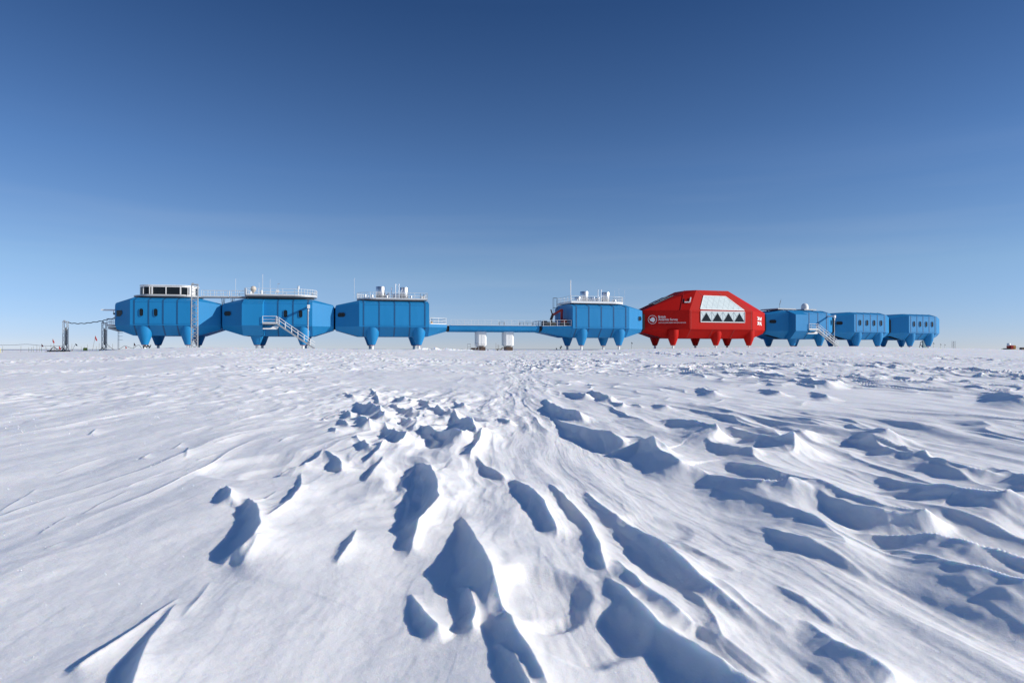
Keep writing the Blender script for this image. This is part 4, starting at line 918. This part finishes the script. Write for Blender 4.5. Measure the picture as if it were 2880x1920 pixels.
for k in range(4):
    x0 = sA + wseg * k; zz0, zz1 = zb_ + .12, zt2 - .35
    if k == 0: tri_w = wseg
    o = MB(fr.off); cx = x0 + wseg / 2; o.extr([(cx - wseg * .46, -.085, zz0), (cx + wseg * .46, -.085, zz0), (cx, -.085, zz1)], (0, .03, 0)); o.build('window', M['glass'], gl)
    zz1 = zt2 - .1
    for a, b_ in (((x0 + .05, zz1), (x0 + wseg * .25, zb_ + (zt2 - zb_) * .52)), ((x0 + wseg - .05, zz1), (x0 + wseg * .75, zb_ + (zt2 - zb_) * .52)), ((x0, zz1), (x0 - wseg * .0, zb_ + .1))):
        ln.bar((a[0], -.085, a[1]), (b_[0], -.085, b_[1]), .02, .05)
    ln.bar((cx - wseg * .49, -.09, zb_ + .08), (cx, -.09, zt2 - .18), .02, .06, 0); ln.bar((cx + wseg * .49, -.09, zb_ + .08), (cx, -.09, zt2 - .18), .02, .06, 0)
ln.build('glazing_bars', M['panelline'], gl)
# lettering and emblem on the left taper wall
uA = Vector((eA, -iA, 0)).normalized()      # reading direction, left to right
def tw(px, py, lift=.04):
    q = fr.hit(px, py, (0, 0, RB), tuple(na)); return q + na * lift
ROT = Matrix(((uA.x, 0, na.x), (uA.y, 0, na.y), (0, 1, 0)))
def text(s, px, py, px1, hgt, name, bold=0.0):
    c0 = tw(px, py); c1 = tw(px1, py); wd = (c1 - c0).dot(uA)
    cu = bpy.data.curves.new(name, 'FONT'); cu.body = s; cu.size = 1; cu.extrude = .02; cu.offset = bold; cu.resolution_u = 3
    to = bpy.data.objects.new(name, cu); C.objects.link(to); bpy.context.view_layer.update()
    me = bpy.data.meshes.new_from_object(to.evaluated_get(bpy.context.evaluated_depsgraph_get())); bpy.data.objects.remove(to)
    xs = [v.co.x for v in me.vertices]; ys = [v.co.y for v in me.vertices]; x0, x1 = min(xs), max(xs)
    sx = wd / (x1 - x0)
    for v in me.vertices:
        q = c0 + uA * ((v.co.x - x0) * sx) + Vector((0, 0, v.co.y * hgt)) + na * (v.co.z * .6)
        v.co = q - fr.off
    me.materials.append(M['white']); ob = bpy.data.objects.new(name, me); C.objects.link(ob); ob.parent = mr; return ob
T4 = lambda X, Y: (1790 + X / 13.835, 860 + Y / 13.835)
a = T4(850, 472); b_ = T4(1140, 472); text("British", a[0], a[1], b_[0], .72, 'lettering', .012)
a = T4(855, 570); b_ = T4(1615, 570); text("Antarctic Survey", a[0], a[1], b_[0], .66, 'lettering', .012)
a = T4(860, 675); b_ = T4(1935, 675); text("NATURAL ENVIRONMENT RESEARCH COUNCIL", a[0], a[1], b_[0], .30, 'lettering', .01)
cc = tw(*T4(622, 533)); rad_ = (tw(*T4(795, 533)) - cc).dot(uA)
o = MB(fr.off); n = 40; ro, ri_ = rad_ * 1.0, rad_ * .91; sv = (340 / 2 / 13.835 / 13.9) / rad_
sv = 1.0
vo = [cc + uA * (ro * math.cos(q)) + Vector((0, 0, ro * sv * math.sin(q))) for q in np.linspace(0, 2 * math.pi, n, endpoint=False)]
vi = [cc + uA * (ri_ * math.cos(q)) + Vector((0, 0, ri_ * sv * math.sin(q))) for q in np.linspace(0, 2 * math.pi, n, endpoint=False)]
vs = vo + vi + [p + na * .02 for p in vo] + [p + na * .02 for p in vi]
o.add(vs, [(2*n+i, 2*n+(i+1)%n, 3*n+(i+1)%n, 3*n+i) for i in range(n)] + [(i, (i+1)%n, 2*n+(i+1)%n, 2*n+i) for i in range(n)] + [(n+i, n+(i+1)%n, 3*n+(i+1)%n, 3*n+i) for i in range(n)])
ant = [(495,470),(530,495),(572,500),(585,462),(610,443),(650,443),(690,462),(705,495),(728,540),(722,575),(690,600),(680,630),(655,637),(625,632),(618,605),(580,603),(545,585),(525,555),(518,510)]
sc_ = rad_ / 173.0
o.extr([cc + uA * ((x - 622) * sc_) - Vector((0, 0, (y - 533) * sc_)) for x, y in ant], na * .02)
o.build('emblem', M['white'], mr)
# flag emblem on the right taper wall
nd = Vector((iD, -eD, 0)).normalized(); uD = Vector((eD, iD, 0)).normalized()
def tr(px, py): return fr.hit(px, py, (L, 0, RB), tuple(nd)) + nd * .04
T5 = lambda X, Y: (2100 + X / 26.14, 870 + Y / 26.14)
o = MB(fr.off)
for poly in ([(775,530),(830,520),(920,720),(920,800),(775,770),(780,730),(850,725)], [(900,570),(965,575),(950,700),(925,700)], [(1040,575),(1100,590),(1080,690),(1050,760),(1095,795),(1090,830),(945,800),(950,740)],
             [(775,890),(920,915),(920,1010),(840,1160),(790,1150),(780,1090),(830,980),(780,940)], [(925,1040),(950,1040),(965,1170),(915,1160)], [(945,920),(1095,950),(1085,985),(1030,1000),(1095,1130),(1080,1195),(1040,1190),(950,1020)]):
    P = [tr(*T5(x, y)) for x, y in poly]; o.extr(P, nd * .02)
o.build('flag_emblem', M['white'], mr)
# square balcony bracket on the dark upper face, skylights on the left slope
nu2 = (Vector(V[9]) - Vector(V[8])).cross(Vector(V[17]) - Vector(V[8])).normalized()
if nu2.y > 0: nu2 = -nu2
def ul(px, py, lift=.05): return fr.hit(px, py, V[8], tuple(nu2)) + nu2 * lift
o = MB(fr.off)
for a, b_ in ((N(855, 357), N(943, 357)), (N(943, 357), N(960, 280))): strip(o, ul(*a), ul(*b_), nu2, .22, 0, .16)
o.build('window_ledge', M['white'], mr)
o = MB(fr.off); o.extr([ul(*N(*q), .01) for q in ((822, 300), (858, 295), (848, 356), (815, 352))], nu2 * .04); o.build('window', M['glass'], mr)
o = MB(fr.off); strip(o, ul(*N(790, 480)), ul(*N(850, 160)), nu2, .14, 0, .03); o.build('panel_joint', M['redseam'], mr)
# skylights on the end slope facing left
e1 = Vector(V[16]) - Vector(V[8]); e2 = Vector(V[15]) - Vector(V[8]); nsl = e2.cross(e1).normalized()
if nsl.z < 0: nsl = -nsl
b0, b1, b2, b3 = [Vector(V[i]) for i in (8, 16, 21, 15)]
def slp(u_, v_): return lerp(lerp(b0, b3, v_), lerp(b1, b2, v_), u_)
for v0 in (.06, .54):
    o = MB(fr.off); P = [slp(.28, v0), slp(.72, v0), slp(.66, v0 + .4), slp(.34, v0 + .4)]; o.extr([q + nsl * .01 for q in P], nsl * .16); w_ = o.build('skylight', M['glass'], mr)
    q_ = MB(fr.off)
    for i in range(4): q_.bar(P[i] + nsl * .17, P[(i + 1) % 4] + nsl * .17, .05, .04)
    q_.bar(lerp(P[0], P[1], .5) + nsl * .19, lerp(P[3], P[2], .5) + nsl * .19, .07, .05); q_.build('frame', M['grey'], w_)
o = MB(fr.off); f_ = .35
P = [(-eA * .92, iA + 1.0), (-eA * .55, iA + .25), (-eA * .47, iA + 1.0), (-eA * .85, iA + 2.0)]
P = [(s_, t_, ZY + (EYE + 3.5 - ZY) * ((-s_ - eA * .45) / (eA * .55)) - .05) for s_, t_ in P]; o.extr(P, (0, 0, .03)); o.build('hatch', M['black'], mr)
o = MB(fr.off); o.box((L - .4, 2.6, EYE + 9.9), (.2, .2, .3)); o.build('roof_lamp', M['white'], mr)

# ---- module 6
fr = fr6; fr.paint = M['blue']; fr.seam = M['seam']; L = fr.L
m6 = thing('station_module', "blue module with a white dome aerial on its roof and a stair", 'module', fr.loc, fr.th, 'blue station modules')
l6, r6 = tend(fr, 2155, 2341)
hull(fr, m6, le=l6, re=r6); pod(fr, m6, .15, 3.7); belly_hatch(fr, m6, l6); taper_window(fr, m6, -1, L, l6, f=.7); taper_window(fr, m6, 1, L, r6, f=.6, w=1.2, h=1.2, r=.4)
stairs(fr, m6, 3.75, 6.4, 12.6); davit(fr, m6, L * .97)
o = MB(fr.off)
zp = EYE + 8.98
o.box((1.7, 5.0, zp + .12), (5.2, 5.6, .26)); o.box((8.9, 5.0, zp + .12), (3.6, 5.0, .26))
for S in (.2, 3.6, 7.6, 10.2):
    for T in (3.2, 6.8): o.box((S, T, (ZR + zp) / 2), (.2, .2, zp - ZR + .1), 1)
o.bar((4.3, 4.5, zp + .15), (7.1, 4.5, zp + .15), .06, .06, 1)
d6 = o.build('roof_deck', [M['grey'], M['dgrey']], m6)
S_ = lambda px, T, z=None: fr.hit(px, HOR - ((z or zp) - EYE) * 12.1, (0, T, z or zp), (0, 1, 0)).x
o = MB(fr.off); s = S_(2264, 5); r_ = .82; o.lathe((s, 5, 0), [(r_ * .9, zp), (r_ * 1.08, zp + .25), (r_, zp + .35), (r_, zp + .95)] + [(r_ * math.cos(a), zp + .95 + r_ * math.sin(a)) for a in np.linspace(.15, 1.5, 8)], 28); o.build('dome_aerial', M['white'], d6)
o = MB(fr.off); s = S_(2193, 6); o.tube([(s, 6, zp + .2), (s, 6, zp + 1.4)], .03, 6); o.bar((s, 6, zp + 1.3), (s + .35, 6, zp + 2.3), .09, .09); o.bar((s + .35, 6, zp + 2.3), (s + .5, 6, zp + 2.7), .04, .04); o.build('weather_vane', M['dgrey'], d6)
# ---- modules 7 and 8
for (pl, pr, lab) in ((2403, 2493, "blue module with four slot windows, second from the right end"),
                      (2557, 2635, "last blue module at the right end, four slot windows and no stair")):
    fr, m7 = new_module(lab, pl, pr); L = fr.L
    l7, r7 = tend(fr, 2343 if pl == 2403 else 2503, pr + 7.5)
    hull(fr, m7, le=l7, re=r7); belly_hatch(fr, m7, l7)
    if pl == 2403: taper_window(fr, m7, -1, L, l7, f=.7); fr7 = fr; r7a = r7; l7a = l7
    else: fr8 = fr; l8 = l7
    for k in range(4): window(fr, m7, (L * (.062 + (k + .5) * .219), -.04, EYE + 6.25), (1, 0, 0), .68, 1.32)
    if pl == 2557:
        o = MB(fr.off); o.box((L + 3.7, 2.6, EYE + 3.9), (.9, .5, .2)); o.lathe((L + 4.0, 2.6, 0), [(.16, EYE + 4.0), (.2, EYE + 4.3), (.1, EYE + 4.6)], 10); o.build('end_lamp', M['white'], m7)
# ---- flexible connectors
frR = Frame(1940, 2118)
def connector(frA, reA, frB, leB, label, q=2.45):
    a = frA.w(frA.L + reA - .2, (6.0 if frA is frR else W / 2), 0); b_ = frB.w(-leB + .2, (6.0 if frB is frR else W / 2), 0); d = b_ - a; Lc = d.length; c = (a + b_) / 2
    th = math.atan2(d.y, d.x); g = gz(c.x, c.y); o = MB((Lc / 2, W / 2, g)); n = max(4, int(Lc / .12))
    ss = lambda S, k: [(S, q + k, ZB + .15), (S, q + k, EYE + 7.25 - k), (S, q + .75, EYE + 7.5 - k), (S, W - q - .75, EYE + 7.5 - k), (S, W - q - k, EYE + 7.25 - k), (S, W - q - k, ZB + .15), (S, W - q - .65, EYE + 3.6 + k), (S, q + .65, EYE + 3.6 + k)]
    o.loft([ss(Lc * (k / (2 * n)) - 0, 0 if k % 2 else .12) for k in range(2 * n + 1)])
    tag(o.build('flexible_connector', M['black'], loc=(c.x, c.y, g), rotz=th), label, 'connector', 'black connectors between modules')
connector(m1fr, r1, m2fr, l2, "black rubber connector between the observation room module and the deck module")
connector(m2fr, r2, m3fr, l3, "black rubber connector left of the windowless tank module")
connector(fr4, r4, frR, eA, "black rubber connector where the tanked blue module meets the red one", 3.5)
connector(frR, eD, fr6, l6, "black rubber connector at the right end of the red module", 2.9)
connector(fr6, r6, fr7, l7a, "black connector behind the stair at the right end of the domed module")
connector(fr7, r7a, fr8, l8, "black rubber connector between the two rightmost blue modules")

# ---- walkway between the first two roofs
a = m1fr.w(m1fr.L + .2, 3.2, 0); b_ = m2fr.w(.1, 3.2, 0); d = b_ - a; Lc = d.length; th = math.atan2(d.y, d.x); zw = EYE + 9.2
wk = thing('roof_walkway', "narrow railed walkway joining the roofs of the two leftmost modules", 'walkway', (a.x, a.y, zw), th)
o = MB((0, 0, zw)); o.box((Lc * .29, .7, zw - .1), (Lc * .58, 1.4, .2)); o.box((Lc * .805, .7, zw - .1), (Lc * .375, 1.4, .2)); o.build('deck', M['grey'], wk)
o = MB((0, 0, zw))
for T in (.05, 1.35): railing(o, [(0, T, zw), (Lc * .58, T, zw)], sp=1.2, r=.03); railing(o, [(Lc * .62, T, zw), (Lc * .99, T, zw)], sp=1.2, r=.03)
o.build('railing', M['rail'], wk)
o = MB((0, 0, zw))
for f_ in (.46, .67):
    for T in (.2, 1.2): o.tube([(Lc * f_ - .15, T, zw - .2), (Lc * f_, T, zw - 1.6)], .04, 6); o.tube([(Lc * f_ + .15, T, zw - .2), (Lc * f_, T, zw - 1.6)], .04, 6)
o.build('support', M['dgrey'], wk)

# ---------------------------------------------------------------- lattice masts, cables
def lattice(name, label, px, py_top, y, w, nb, m='grey', cap=True, py_bot=None, cat='mast', group=None, rot=.35):
    x = (px - 1440) / F * y; g = gz(x, y) - .15; h = EYE + (HOR - py_top) * y / F - g
    t_ = thing(name, label, cat, (x, y, g), rot, group)
    o = MB()
    cs = [(-w/2, -w/2), (w/2, -w/2), (w/2, w/2), (-w/2, w/2)]
    for cx, cy in cs: o.tube([(cx, cy, 0), (cx, cy, h)], .045, 6)
    o.build('upright', M[m], t_)
    o = MB()
    for k in range(nb):
        z0, z1 = h * k / nb, h * (k + 1) / nb
        for i in range(4):
            a, b_ = cs[i], cs[(i + 1) % 4]
            if k % 2: a, b_ = b_, a
            o.tube([(a[0], a[1], z0), (b_[0], b_[1], z1)], .025, 5)
            if nb > 12 and k % 2 == 0: o.tube([(a[0], a[1], z0), (b_[0], b_[1], z0)], .025, 5)
            if nb > 12 and k < nb * .45: o.tube([(b_[0], b_[1], z0), (a[0], a[1], z1)], .025, 5)
    o.build('bracing', M[m], t_)
    if cap:
        o = MB(); o.box((0, 0, h + .05), (w * 1.15, w * 1.15, .14)); o.box((-w * .3, 0, h + .2), (w * .3, w * .5, .18)); o.build('head_plate', M[m], t_)
    return t_, Vector((x, y, g)), h
lattice('lattice_mast', "tall grey lattice mast standing in front of the leftmost module", 547, 801, 108, .92, 18)
t1_, p1_, h1_ = lattice('cable_tower', "left cable tower, a free standing lattice frame out on the snow", 184, 905, 116, .62, 9, 'grey', cat='tower', group='cable towers', rot=.2)
t2_, p2_, h2_ = lattice('cable_tower', "right cable tower, a lattice frame beside the ladder of the leftmost module", 293, 909, 116, .62, 9, 'grey', cat='tower', group='cable towers', rot=.2)
for t_, h_ in ((t1_, h1_), (t2_, h2_)):
    o = MB(); o.box((.08, -.1, h_ * .52), (.16, .12, h_ * .58)); o.box((.3, -.1, h_ * .52), (.1, .1, h_ * .5)); o.build('cable_tray', M['soil'], t_)
    for q in range(3):
        P = [(.05 + .07 * q, -.12, h_ * .3), (.3 + .05 * q, -.2, h_ * .16), (.1, -.3, .3 + .08 * q), (-.25, -.3, .75 - .1 * q), (-.55 - .1 * q, -.3, .1)]
        PP = []
        for i in range(len(P) - 1):
            for k in range(5): PP.append(Vector(P[i]).lerp(Vector(P[i + 1]), k / 5))
        o = MB(); o.tube(PP + [Vector(P[-1])], .04, 6); o.build('hanging_cable', M['black'], t_)
def cable(name, label, pts, r, cat='cable', m='black', wig=0):
    P = [at(*p) for p in pts]; PP = []
    for i in range(len(P) - 1):
        p0 = P[max(i - 1, 0)]; p1 = P[i]; p2 = P[i + 1]; p3 = P[min(i + 2, len(P) - 1)]
        for k in range(8):
            t_ = k / 8; q = ((p1 * 2) + (p2 - p0) * t_ + (p0 * 2 - p1 * 5 + p2 * 4 - p3) * t_ ** 2 + (p1 * 3 - p0 - p2 * 3 + p3) * t_ ** 3) * .5
            PP.append(q)
    PP.append(P[-1])
    if wig: PP = [q + Vector((0, 0, wig * math.sin(i * 1.1))) for i, q in enumerate(PP)]
    c = PP[0]; o = MB(c); o.tube(PP, r, 6); ob = o.build(name, M[m], loc=c); return tag(ob, label, cat)
cable('power_cable', "thick dark twisted cable slung from the left tower to the leftmost module", [(191, 907, 116), (212, 909.5, 116), (238, 909, 116), (262, 906, 116), (285, 902.5, 116), (302, 898, 115), (324, 893.5, 112)], .075, wig=.05)
cable('ground_cable', "thin cable strung low above the snow at the far left", [(-60, 969, 118), (0, 970, 118), (38, 970, 118), (75, 968, 118), (115, 971.5, 118), (150, 972.5, 118), (180, 972, 116)], .028)
cable('drooping_cable', "thin cable drooping in waves from the right tower to the first leg", [(298, 964, 116), (310, 976, 116), (325, 984, 115), (338, 980, 114), (351, 972.5, 113), (365, 977, 112), (375, 978.5, 112), (390, 970, 112), (398, 979, 112)], .028)
pts = []
for k in range(15): pts.append((402 + k * 1.6, 974 + (5 if k % 2 else -5) * (.5 + .5 * math.sin(k * 1.9)), 113))
cable('coiled_hose', "black coiled hose hanging between the first two legs", pts, .06)
pts = [(139, 992, 115), (146, 979, 115), (153, 976.5, 115), (160, 981, 115), (168, 983, 115), (176, 976, 115), (183, 990, 115)]
cable('loose_cable', "dark looping cable lying at the foot of the left tower", pts, .06)
c = at(162, 990.5, 115); c.z = gz(c.x, c.y) + .05; o = MB(); o.extr([(-1.6, -.3, 0), (-.4, -.6, 0), (1.7, -.5, 0), (2.0, .3, 0), (.2, .5, 0), (-1.4, .3, 0)], (0, 0, .2)); tag(o.build('black_mat', M['black'], loc=c), "flat black mat on the snow under the left tower", 'mat')

# ---------------------------------------------------------------- flags and canes
random.seed(4)
def flag(px, py, y, h, mcol, lab, lean=0.0, cloth=.7, gname='marker flags on canes'):
    x = (px - 1440) / F * y; g = gz(x, y); z = EYE + (HOR - py) * y / F; zt = z + cloth * .5
    t_ = thing('marker_flag', lab, 'flag', (x, y, g), 0, gname)
    o = MB(); o.tube([(lean, 0, -.2), (0, 0, zt - g)], .022, 5); o.build('cane', M['bamboo'], t_)
    o = MB(); H = zt - g; P = [(0, 0, H), (.16, .02, H - cloth * .45), (.34, .0, H - cloth * .98), (.12, -.03, H - cloth * 1.0), (-.04, 0, H - cloth * .6)]
    o.extr(P, (0, .03, 0)); o.build('cloth', mcol, t_)
flag(148, 958.5, 112, 1.6, M['flagred'], "dark red flag on a leaning cane just left of the left tower", lean=.5)
flag(268, 951, 112, 1.6, M['flagred'], "bright red flag on a leaning cane between the two towers", lean=-.5, cloth=.85)
flag(117, 971, 118, 1.2, M['flagred'], "small red flag at the far left over the thin cable", cloth=.5)
flag(213, 969, 118, 1.2, M['flagblack'], "small black flag on a leaning cane right of the left tower", lean=-.8, cloth=.4)
flag(377, 968, 125, 1.4, M['flagred'], "red flag seen under the leftmost module", lean=-.1, cloth=.6)
flag(353, 976.5, 130, 1.2, M['flagred'], "tiny red flag left of the first leg", cloth=.4)
flag(166, 977, 114, 1.0, M['flagred'], "red flag drooping beside the foot of the left tower", cloth=.65)
flag(1564, 980, 150, 1.2, M['flagblack'], "leftmost small black flag under the right end of the bridge", cloth=.5, gname='far black flags')
flag(1575, 977, 150, 1.2, M['flagblack'], "black flag in the middle of three under the crane deck", cloth=.5, gname='far black flags')
flag(1577.5, 973.5, 150, 1.2, M['flagblack'], "highest of the three black flags under the crane deck", cloth=.5, gname='far black flags')
flag(1776, 964, 150, 1.2, M['flagblack'], "black flag below the gap between the tanked module and the red one", cloth=.4, gname='far black flags')
flag(2625, 965, 175, 1.2, M['flagblack'], "black flag beside the last leg of the rightmost module", cloth=.4, gname='far black flags')
flag(2645, 968, 190, 1.2, M['flagblack'], "black flag just right of the rightmost module", cloth=.35, gname='far black flags')
flag(2657, 969, 195, 1.2, M['flagblack'], "second black flag right of the rightmost module", cloth=.3, gname='far black flags')
cane_me = None
for px in (82, 89, 96, 101, 110, 127, 133, 144.5, 149.5, 152, 195, 200.5, 226, 245, 245.5 - 9, 271, 276, 306, 314, 1392, 1398, 1401.5, 1405, 1410, 10, 60):
    y = 128 if px < 1000 else 121; x = (px - 1440) / F * y + random.uniform(-.2, .2); g = gz(x, y)
    if cane_me is None:
        o = MB(); o.tube([(0, 0, -.2), (.03, 0, 1.15)], .022, 5); ob = o.build('marker_cane', M['bamboo']); cane_me = ob.data
    else: ob = bpy.data.objects.new('marker_cane', cane_me); C.objects.link(ob)
    ob.location = (x, y, g); ob.scale = (1, 1, random.uniform(.7, 1.3))
    if px < 1000: tag(ob, "thin bare cane standing in the snow left of the first module", 'cane', 'bare canes left of the station')
    else: tag(ob, "thin bare stake standing in the snow between the two bridge piers", 'stake', 'stakes between the bridge piers')

# ---------------------------------------------------------------- small things round the station
def onsnow(px, y, dz=0): x = (px - 1440) / F * y; return Vector((x, y, gz(x, y) + dz))
c = onsnow(240, 124); o = MB(); o.box((0, 0, .32), (.62, .5, .45)); o.box((0, 0, .58), (.5, .4, .06)); o.box((-.25, 0, .05), (.08, .5, .12)); o.box((.25, 0, .05), (.08, .5, .12))
tag(o.build('yellow_box', M['yellow'], loc=c, rotz=.7), "small yellow box on the snow between the two towers", 'box')
c = onsnow(-7, 110); o = MB(); o.box((0, 0, .4), (.55, .5, .7)); o.box((0, 0, .78), (.4, .4, .06)); tag(o.build('yellow_marker', M['yellow'], loc=c), "yellow box cut by the left edge of the picture", 'box')
# frames near the bridge piers
c = onsnow(1329, 122); o = MB(); railing(o, [(-.9, 0, 0), (-.35, 0, 0)], h=1.2, sp=.6, r=.04); railing(o, [(.5, 0, 0), (1.1, 0, 0)], h=1.3, sp=.6, r=.04); o.bar((1.1, 0, 1.15), (2.3, 0, 1.15), .05, .05); tag(o.build('pipe_barrier', M['grey'], loc=c), "grey pipe barrier on the snow left of the left bridge pier", 'barrier')
c = onsnow(1340, 123); o = MB(); o.box((0, 0, .3), (1.9, .8, .42)); o.box((.7, 0, .55), (.4, .6, .2)); o.box((-.9, 0, .2), (.5, .6, .3)); tag(o.build('pipe_skid', M['brown'], loc=c), "low dark brown skid at the foot of the left bridge pier", 'skid')
c = onsnow(1413, 122); o = MB(); o.tube([(-.4 + .42 * math.cos(a) + .5, 0, .1 + .42 * math.sin(a)) for a in np.linspace(0, math.pi, 10)], .06, 6); o.box((-.6, 0, .25), (1.1, .3, .12)); o.box((-.9, 0, .15), (.2, .2, .4)); tag(o.build('hose_reel', M['brown'], loc=c), "dark hose reel on the snow left of the right bridge pier", 'reel')
o = MB(); c = fr4.w(-2, W, 0)
# object under the last module
c = onsnow(2596, 182); c.z = gz(c.x, c.y)
o = MB(); o.box((.3, 0, 1.1), (1.0, .8, 2.2)); o.build
tv = thing('service_rig', "pale green service rig with hoses seen under the rightmost module", 'rig', c)
o2 = MB(); o2.box((.35, 0, 1.0), (.9, .7, 2.0)); o2.tube([(1.1, 0, 0), (1.1, 0, 1.8)], .06, 6); o2.build('cabinet', mat('pale_green', (.35, .45, .42), .5, var=.1), tv)
o2 = MB(); o2.tube([(-.3 + .45 * math.cos(a), 0, 1.1 + .6 * math.sin(a)) for a in np.linspace(0, 6.28, 14)], .08, 6); o2.tube([(-1.0, 0, 0), (-.8, 0, .9), (-.1, 0, .3), (.1, 0, 1.2)], .08, 6); o2.build('hose', M['black'], tv)
# drums and sledge at the far right
y = 175
c = onsnow(2838, y); sl = thing('cargo_sledge', "dark cargo sledge with a white and maroon cylinder at the far right", 'sledge', c)
o = MB(); o.box((-.2, 0, .22), (1.9, 1.2, .2)); o.bar((-1.6, -.5, .1), (1.2, -.5, .1), .1, .14); o.bar((-1.6, .5, .1), (1.2, .5, .1), .1, .14); o.build('deck', M['soil'], sl)
c2 = onsnow(2839, y, .32); o = MB(); o.lathe((-.25, 0, 0), [(.42, 0), (.42, .65)], 16, 0); o.lathe((-.2, 0, 0), [(.4, .65), (.4, 1.25), (.3, 1.3)], 16, 1); o.build
tag(o.build('fuel_tank', [M['redobj'], M['white']], loc=c2), "upright tank, white above and maroon below, standing on the dark sledge", 'tank')
for px, lab in ((2844.5, "dark red box right beside the white topped tank"), (2851, "orange red box at the right end of the sledge group")):
    c = onsnow(px, y - .5); o = MB(); o.box((0, 0, .58), (.62, .7, .95)); o.box((0, 0, 1.08), (.5, .6, .05)); o.box((0, -.36, .6), (.5, .03, .06)); tag(o.build('fuel_box', M['redobj'] if px < 2850 else M['orange'], loc=c), lab, 'box')
c = onsnow(2878, 172); o = MB(); o.box((0, 0, .32), (1.4, .8, .5)); o.box((0, 0, .6), (1.2, .6, .08)); tag(o.build('cargo_box', M['brown'], loc=c), "dark box cut by the right edge of the picture", 'box')
cable('tow_line', "thin line running right from the orange box at the far right", [(2854, 973.5, 174), (2862, 977, 174), (2880, 978.5, 173), (2900, 978, 173)], .03)
lattice('distant_mast', "tiny distant grey mast right of the last module", 2682, 959, 260, .8, 8, 'grey', cap=False)
# heap of dug snow left of the bridge piers
def heap(px0, px1, y0, hmax, seed, label):
    n, mrow = 70, 22; x0 = (px0 - 1440) / F * y0; x1 = (px1 - 1440) / F * y0; g = gz((x0 + x1) / 2, y0)
    rr = np.random.RandomState(seed); vs = []; cx, cy = (x0 + x1) / 2, y0
    for j in range(mrow):
        for i in range(n):
            u_, v_ = i / (n - 1), j / (mrow - 1); X = x0 + (x1 - x0) * u_; Y = y0 - 2.5 + 5 * v_
            e = math.sin(math.pi * u_) ** .6 * math.sin(math.pi * v_)
            q = float(perlin(np.array([X * .55 + seed]), np.array([Y * .5]))[0]); q2 = float(perlin(np.array([X * 1.6 + seed]), np.array([Y * 1.6]))[0]); q3 = float(perlin(np.array([X * 4 + seed]), np.array([Y * 4]))[0])
            vs.append((X - cx, Y - cy, gz(X, Y) - g - .12 + hmax * e * (.55 + .8 * q + .55 * abs(q2) + .2 * q3)))
    o = MB(); o.add(vs, [(j * n + i, j * n + i + 1, (j + 1) * n + i + 1, (j + 1) * n + i) for j in range(mrow - 1) for i in range(n - 1)])
    ob = o.build('snow_heap', M['snow'], loc=(cx, cy, g), fix=False); tag(ob, label, 'snow heap', 'heaps of dug snow')
heap(1150, 1345, 121, .5, 3, "long lumpy heap of dug snow left of the left bridge pier")
heap(1358, 1392, 121, .45, 8, "small pointed snow heap between the two bridge piers")
